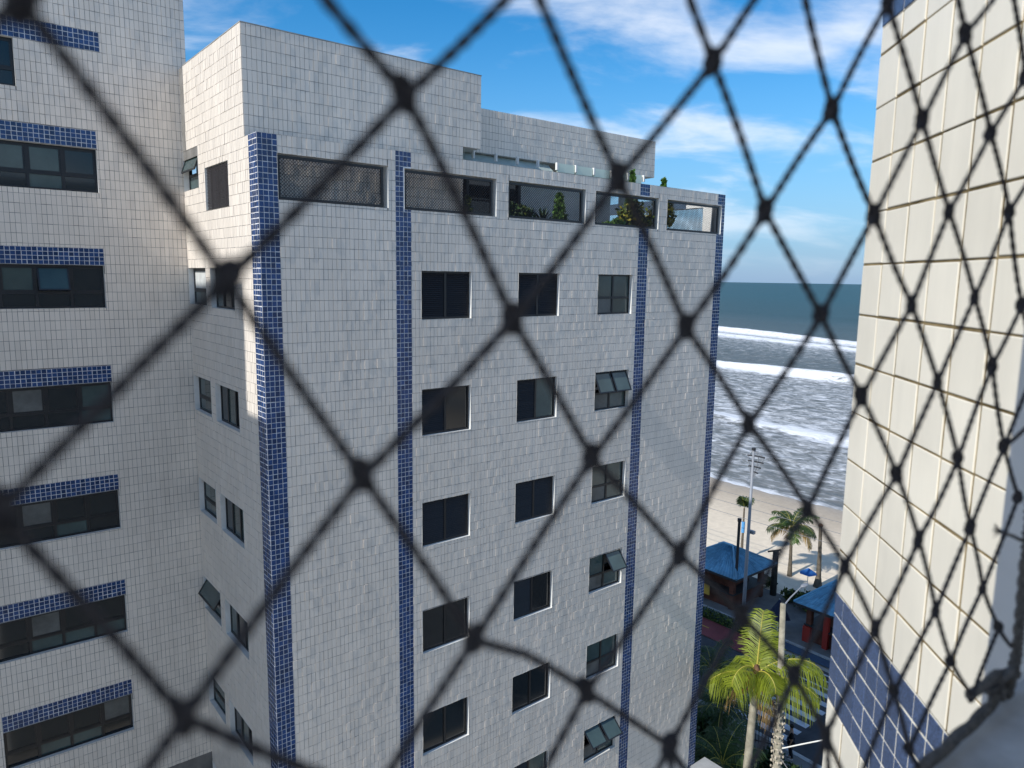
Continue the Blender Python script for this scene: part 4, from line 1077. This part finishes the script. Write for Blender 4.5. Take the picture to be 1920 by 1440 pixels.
# ================================================================== KIOSKS
M_RTILE = mat('blue_roof_tile', (0.12, 0.29, 0.41), 0.55, 0.35, var=0.2, noise=(0.9, 0.25))
M_BRICK = mat('red_brown_brick', (0.115, 0.045, 0.03), 0.9, 0.2, noise=(2.5, 0.35))
M_SIGN = mat('yellow_sign', (0.48, 0.29, 0.045), 0.6, 0.3)
M_DKP = mat('dark_paint', (0.03, 0.03, 0.032), 0.6, 0.3)
M_REDP = mat('red_paint', (0.30, 0.03, 0.02), 0.6, 0.3)
def kiosk(cu, cv, half, ridge, label, eave=2.5, top=3.72, sign=False):
    k = empty('beach_kiosk', cu, cv, 0.11); tag(k, label, 'kiosk', 'beach kiosks')
    w = half - 0.75
    mb = MB(); mb.box(-w, w, -w, w, 0, 1.05); mb.build('counter_wall', M_BRICK, k)
    for sx in (-1, 1):
        for sy in (-1, 1):
            mb = MB(); mb.box(sx * w - 0.16, sx * w + 0.16, sy * w - 0.16, sy * w + 0.16, 0, eave); mb.build('post', M_BRICK, k)
    mb = MB(); mb.box(-w * 0.6, w * 0.75, -w * 0.6, w * 0.7, 0, eave - 0.05); mb.build('core_wall', M_BRICK, k)
    mb = MB(); mb.box(-w - 0.25, w + 0.25, -w - 0.25, w + 0.25, 1.05, 1.12); mb.build('counter_top', M_DKP, k)
    c = [(-half, -half, eave), (half, -half, eave), (half, half, eave), (-half, half, eave)]; r0, r1 = (0, -ridge, top), (0, ridge, top)
    mb = MB(); mb.add(c + [r0, r1], [(0, 1, 4), (1, 2, 5, 4), (2, 3, 5), (3, 0, 4, 5), (3, 2, 1, 0)]); roof = mb.build('roof', M_RTILE, k)
    mb = MB(); mb.box(-half, half, -half, half, eave - 0.16, eave - 0.01); mb.build('fascia', M_DKP, k)
    # courses of half-round tiles on the four slopes
    mb = MB()
    for A, B, Ct, Dt in [(c[0], c[1], r0, r0), (c[1], c[2], r1, r0), (c[2], c[3], r1, r1), (c[3], c[0], r0, r1)]:
        A, B, Ct, Dt = Vector(A), Vector(B), Vector(Ct), Vector(Dt); n = int((B - A).length / 0.24); nm = ((B - A).cross(Ct - A)).normalized()
        for i in range(n):
            f0, f1 = (i + 0.12) / n, (i + 0.88) / n
            for j in range(9):
                s0, s1 = j / 9, (j + 1.04) / 9
                def P(f_, s_): 
                    e0 = A.lerp(B, f_); 
                    # column keeps its width: clip against the hip lines
                    t0 = Dt.lerp(Ct, f_); return e0.lerp(t0, s_)
                if s1 > 1: s1 = 1
                a_, b_, c_, d_ = P(f0, s0), P(f1, s0), P(f1, s1), P(f0, s1); lift = nm * 0.075; lo = nm * 0.03
                ml, mu = (a_ + b_) / 2 + lift, (c_ + d_) / 2 + lo + nm * 0.01
                mb.add([a_ + nm * 0.012, ml, b_ + nm * 0.012, c_ + nm * 0.006, mu, d_ + nm * 0.006], [(0, 1, 4, 5), (1, 2, 3, 4)])
    o = mb.build('roof_tiles', M_RTILE, roof); o['kind'] = 'stuff'
    for A in c:
        B = r0 if A[1] < 0 else r1
        mb = MB(); mb.tube([(A[0], A[1], A[2] + 0.05), (B[0], B[1], B[2] + 0.06)], 0.075, 6); mb.build('ridge_cap', M_RTILE, roof)
    mb = MB(); mb.tube([(0, -ridge, top + 0.06), (0, ridge, top + 0.06)], 0.085, 6); mb.build('ridge_cap', M_RTILE, roof)
    return k, w
k1, w1 = kiosk(38.2, 14.6, 2.45, 0.4, 'blue tiled hip roof kiosk with yellow sign on the promenade, left one')
mb = MB(); mb.tube([(-1.63, -1.87, 2.8), (-1.63, -1.87, 6.3)], 0.10, 10); mb.tube([(-1.63, -1.87, 6.3), (-1.63, -1.87, 6.5)], 0.14, 10); mb.build('flue_pipe', M_DKP, k1)
mb = MB(); mb.box(-2.15, -2.10, -0.15, 1.6, 0.55, 1.25); mb.build('sign_board', M_SIGN, k1)
mb = MB(); mb.box(-2.25, -2.20, 0.5, 1.7, 1.4, 1.95); mb.build('sign_board', M_SIGN, k1)
k2, w2 = kiosk(38.25, 5.65, 2.40, 1.0, 'blue tiled hip roof kiosk with red posts beside the cream wall, right one')
mb = MB(); mb.box(-1.95, -1.7, 0.3, 0.62, 0, 2.4); mb.build('red_post', M_REDP, k2)
mb = MB(); mb.box(-2.0, -1.75, 1.4, 1.9, 0, 1.0); mb.build('red_bin', M_REDP, k2)
mb = MB(); mb.box(-2.3, -1.9, -1.1, -0.2, 0, 0.9); mb.build('blue_freezer', mat('blue_plastic', (0.03, 0.12, 0.30), 0.4), k2)
mb = MB(); mb.box(-2.3, -1.9, -1.1, -0.2, 0.905, 1.0); mb.build('freezer_lid', M_PAINT, k2)

# ================================================================== STREET FURNITURE
M_GALV = mat('galvanised_steel', (0.24, 0.25, 0.27), 0.5, 0.5, noise=(1.5, 0.1))
M_DGREEN = mat('dark_wood', (0.035, 0.035, 0.032), 0.8, 0.2, noise=(2, 0.3))
lm = empty('lamp_mast', 34.45, 10.65, 0.05)
tag(lm, 'tall grey steel mast with cage of crossbars at its top against the surf', 'mast')
mb = MB(); mb.tube([(0, 0, 0), (0, 0, 4), (0, 0, 12.05)], [0.13, 0.11, 0.075], 12); mb.build('pole', M_GALV, lm, True)
mb = MB(); mb.tube([(0, 0, 12.0), (0, 0, 12.14)], 0.13, 10); mb.build('cap', M_DKP, lm)
ir = Vector((0.55, -0.83, 0))
for (z, l0, l1) in [(11.65, -0.36, 0.70), (11.30, -0.30, 0.64), (10.97, -0.26, 0.50), (10.62, 0.0, 0.34)]:
    mb = MB(); pts = [ir * (l0 + (l1 - l0) * i / 8) + Vector((0, 0, z - 0.10 * (i / 8) ** 2)) for i in range(9)]; mb.tube(pts, 0.05, 6); mb.build('crossbar', M_DKP, lm)
for s_ in (-0.30, 0.33, 0.62):
    mb = MB(); pts = []
    for i in range(11):
        f_ = i / 10; z = 11.98 - 1.75 * f_; x = s_ * math.sin(math.pi * min(0.5, f_ * 1.6 + 0.03)) * (1 - 0.85 * max(0, f_ - 0.25) / 0.75)
        pts.append(ir * x + Vector((0, 0, z)))
    mb.tube(pts, 0.035, 5); mb.build('cage_rib', M_GALV, lm)
mb = MB(); mb.box(0.1, 0.32, -0.3, 0.1, 6.55, 6.75); mb.build('bracket', M_GALV, lm)

M_CLAMP = mat('beige_clamp', (0.42, 0.37, 0.29), 0.8, 0.2, var=0.3, noise=(9, 0.4))
up_ = empty('utility_pole', 15.72, -3.02, 0.11)
tag(up_, 'grey concrete utility pole wrapped with rows of pale clamps beside the sunlit palm', 'pole')
mb = MB(); mb.tube([(0, 0, 0), (-0.05, 0.1, 6), (-0.14, 0.26, 12.1)], [0.17, 0.13, 0.085], 12); mb.build('pole', M_TRUNK, up_, True)
for k in range(17):
    z = 5.2 + k * 0.235
    cx, cy = -0.05 - 0.015 * (z - 6), 0.1 + 0.026 * (z - 6)
    mb = MB()
    for j in range(8):
        a = j * 0.785 + k * 0.37; rr = 0.15 + random.uniform(0, 0.05)
        mb.ell((cx + rr * math.cos(a), cy + rr * math.sin(a), z + random.uniform(-0.05, 0.05)), (0.035, 0.035, 0.05), 6, 4, 0.15)
    mb.tube([(cx, cy, z - 0.02), (cx, cy, z + 0.02)], 0.142, 10)
    mb.build('clamp', M_CLAMP, up_)
mb = MB(); mb.tube([(0, 0.0, 7.1), (0.05, -0.6, 7.55), (0.10, -1.28, 8.05)], 0.022, 6); mb.build('stay_rod', M_PAINT, up_)
mb = MB(); mb.tube([(-0.14, 0.26, 12.0), (0.30, 0.28, 12.17), (0.98, 0.27, 12.40)], [0.026, 0.022, 0.020], 8); mb.build('lamp_arm', M_GALV, up_)
mb = MB(); mb.ell((1.10, 0.25, 12.40), (0.20, 0.09, 0.045), 12, 6); mb.build('lamp_head', M_GALV, up_, True)
# overhead cables
M_CABLE = mat('grey_cable', (0.20, 0.20, 0.20), 0.6, 0.3)
def cable(p, q, sag, r, label):
    p, q = Vector(p), Vector(q); mb = MB()
    pts = []
    for i in range(25):
        f_ = i / 24; w = p.lerp(q, f_); w.z -= sag * 4 * f_ * (1 - f_); pts.append(w - p)
    mb.tube(pts, r, 5); o = mb.build('overhead_cable', M_CABLE, None); place(o, *p); tag(o, label, 'cable')
cable((15.68, -2.95, 6.9), (13.0, -9.5, 6.0), 0.3, 0.012, 'pale overhead cable leaving the utility pole towards the lower left, upper')
cable((15.68, -2.95, 6.4), (12.4, -8.0, 5.0), 0.3, 0.012, 'pale overhead cable leaving the utility pole towards the lower left, lower')
cable((41.2, 60, 7.4), (41.2, -20, 7.4), 0.8, 0.018, 'thin dark cable strung along the promenade over the sand, highest')
cable((41.0, 60, 6.7), (41.0, -20, 6.7), 0.8, 0.018, 'thin dark cable strung along the promenade over the sand, middle')
cable((40.8, 60, 6.0), (40.8, -20, 6.0), 0.9, 0.018, 'thin dark cable strung along the promenade over the sand, lowest')

dp = empty('wooden_post', 40.9, 12.45, 0.11); tag(dp, 'thick dark wooden post with short crosspiece between kiosk and bushy palm', 'post')
mb = MB(); mb.tube([(0, 0, 0), (0, 0, 3.3)], [0.24, 0.20], 10); mb.build('post', M_DGREEN, dp)
mb = MB(); d_ = Vector((0.55, -0.83, 0)); mb.tube([tuple(d_ * -0.55 + Vector((0, 0, 3.18))), tuple(d_ * 0.35 + Vector((0, 0, 3.42)))], 0.07, 6); mb.build('crosspiece', M_DGREEN, dp)

def parasol(u, v, h, r, label, closed=False, color=None):
    p = empty('beach_parasol', u, v, 0.0); tag(p, label, 'parasol', 'beach parasols')
    mb = MB(); mb.tube([(0, 0, 0), (0, 0, h)], 0.025, 6); mb.build('pole', M_PAINT, p)
    mb = MB(); n = 10; vs = [(0, 0, h)]; fs = []
    for i in range(n):
        a = 2 * math.pi * i / n; rr = r * (1.0 if i % 2 == 0 else 0.93); vs.append((rr * math.cos(a), rr * math.sin(a), h - (0.42 if not closed else 1.3) * (1 if i % 2 == 0 else 0.92)))
    fs = [(0, 1 + i, 1 + (i + 1) % n) for i in range(n)]
    mb.add(vs, fs); mb.build('canopy', color, p)
M_PAR = mat('blue_canvas', (0.03, 0.13, 0.36), 0.7, 0.2); M_PARD = mat('navy_canvas', (0.012, 0.02, 0.045), 0.7, 0.2)
parasol(43.2, 11.15, 2.0, 0.62, 'open bright blue parasol on the sand beside the right kiosk', color=M_PAR)
parasol(36.2, 9.2, 2.3, 0.75, 'half furled navy parasol at the corner of the right kiosk', closed=True, color=M_PARD)
for (u, v, r, h, lb) in [(40.6, 9.6, 0.9, 1.1, 'low dark bush between right kiosk and sand'), (41.0, 11.0, 0.7, 0.8, 'small dark bush at the foot of the bare palm trunk'), (42.0, 13.6, 0.6, 0.5, 'tiny scrub patch under the bushy palm')]:
    garden_bush(u, v, r, h, lb, (M_L2, M_L2, M_L4), 700)

# black gate by the garden
g_ = empty('metal_gate', 24.9, 3.3, 0.11, R(-62)); tag(g_, 'black metal gate of upright bars beside the utility pole', 'gate')
mb = MB()
mb.box(-1.1, 1.1, -0.02, 0.02, 0.10, 0.16); mb.box(-1.1, 1.1, -0.02, 0.02, 1.74, 1.80); mb.box(-1.1, 1.1, -0.02, 0.02, 1.2, 1.24); mb.build('rail', M_DKP, g_)
for k in range(15):
    mb = MB(); x = -1.05 + k * 0.15; mb.box(x - 0.015, x + 0.015, -0.015, 0.015, 0.0, 1.95); mb.build('bar', M_DKP, g_)

# ================================================================== PERSON (dark clothes, seen from above and behind)
pr = empty('person', 25.05, 1.72, 0.115, R(30)); tag(pr, 'person in black top and dark trousers standing at the kerb beside the crossing', 'person')
def skin(name, pts, edges, radii, material, parent, root=0):
    me = bpy.data.meshes.new(name); me.from_pydata(pts, edges, []); me.materials.append(material)
    o = bpy.data.objects.new(name, me); COL.objects.link(o); o.parent = parent
    md = o.modifiers.new('skin', 'SKIN'); md.use_smooth_shade = True
    for i, v_ in enumerate(me.skin_vertices[0].data):
        v_.radius = radii[i] if isinstance(radii[i], tuple) else (radii[i], radii[i]); v_.use_root = (i == root)
    s_ = o.modifiers.new('sub', 'SUBSURF'); s_.levels = 2; s_.render_levels = 2
    return o
M_SKIN = mat('skin', (0.28, 0.16, 0.10), 0.6, 0.3); M_BLK = mat('black_cotton', (0.012, 0.012, 0.014), 0.9, 0.1); M_TRS = mat('dark_denim', (0.016, 0.018, 0.024), 0.9, 0.1); M_HAIR = mat('black_hair', (0.008, 0.007, 0.006), 0.6, 0.3); M_SHOE = mat('pale_shoes', (0.45, 0.43, 0.42), 0.7)
B = [(0, 0, 0.95), (0, 0.0, 1.15), (0, 0.01, 1.38), (0, 0.0, 1.50), (0, 0.02, 1.60), (0, 0.03, 1.70),
     (0.10, 0, 0.90), (0.11, 0.05, 0.50), (0.11, -0.02, 0.09), (0.12, 0.12, 0.03), (-0.10, 0, 0.90), (-0.10, -0.02, 0.50), (-0.10, -0.10, 0.09), (-0.11, 0.04, 0.03),
     (0.19, 0, 1.41), (0.26, -0.02, 1.14), (0.25, 0.12, 0.93), (0.24, 0.18, 0.84), (-0.19, 0, 1.41), (-0.25, -0.04, 1.14), (-0.24, 0.03, 0.90), (-0.23, 0.05, 0.81)]
Ed = [(0, 1), (1, 2), (2, 3), (3, 4), (4, 5), (0, 6), (6, 7), (7, 8), (8, 9), (0, 10), (10, 11), (11, 12), (12, 13), (2, 14), (14, 15), (15, 16), (16, 17), (2, 18), (18, 19), (19, 20), (20, 21)]
Rd = [(0.14, 0.10), (0.13, 0.095), (0.15, 0.10), 0.055, 0.08, 0.085, 0.085, 0.058, 0.042, 0.035, 0.085, 0.058, 0.042, 0.035, 0.052, 0.042, 0.033, 0.024, 0.052, 0.042, 0.033, 0.024]
skin('body', B, Ed, Rd, M_SKIN, pr)
gr = lambda x, k: tuple(i * k for i in x) if isinstance(x, tuple) else x * k
ix = [0, 1, 2, 14, 15, 18, 19]; mp_ = {k: i for i, k in enumerate(ix)}
skin('shirt', [B[k] for k in ix], [(mp_[a], mp_[b_]) for a, b_ in Ed if a in mp_ and b_ in mp_], [gr(Rd[k], 1.22) for k in ix], M_BLK, pr)
ix = [0, 6, 7, 8, 10, 11, 12]; mp2 = {k: i for i, k in enumerate(ix)}
skin('trousers', [B[k] for k in ix], [(mp2[a], mp2[b_]) for a, b_ in Ed if a in mp2 and b_ in mp2], [gr(Rd[k], 1.25) for k in ix], M_TRS, pr)
mb = MB(); mb.ell((0, 0.005, 1.68), (0.098, 0.108, 0.115), 12, 8); mb.build('hair', M_HAIR, pr, True)
for s_ in (0.115, -0.105):
    mb = MB(); mb.ell((s_, 0.06 if s_ > 0 else -0.02, 0.04), (0.05, 0.13, 0.045), 10, 6); mb.build('shoe', M_SHOE, pr, True)
for sx, hx, hy, hz in ((1, 0.24, 0.18, 0.84), (-1, -0.23, 0.05, 0.81)):
    mb = MB()
    for k in range(4):
        x = hx + (k - 1.5) * 0.017; ln = (0.062, 0.072, 0.068, 0.054)[k]
        mb.tube([(x, hy, hz - 0.02), (x, hy + 0.012, hz - 0.05), (x, hy + 0.008, hz - 0.03 - ln)], [0.010, 0.009, 0.007], 6)
    mb.tube([(hx - sx * 0.02, hy + 0.01, hz), (hx - sx * 0.045, hy + 0.03, hz - 0.03), (hx - sx * 0.045, hy + 0.035, hz - 0.055)], [0.011, 0.010, 0.008], 6)
    mb.build('fingers', M_SKIN, pr, True)
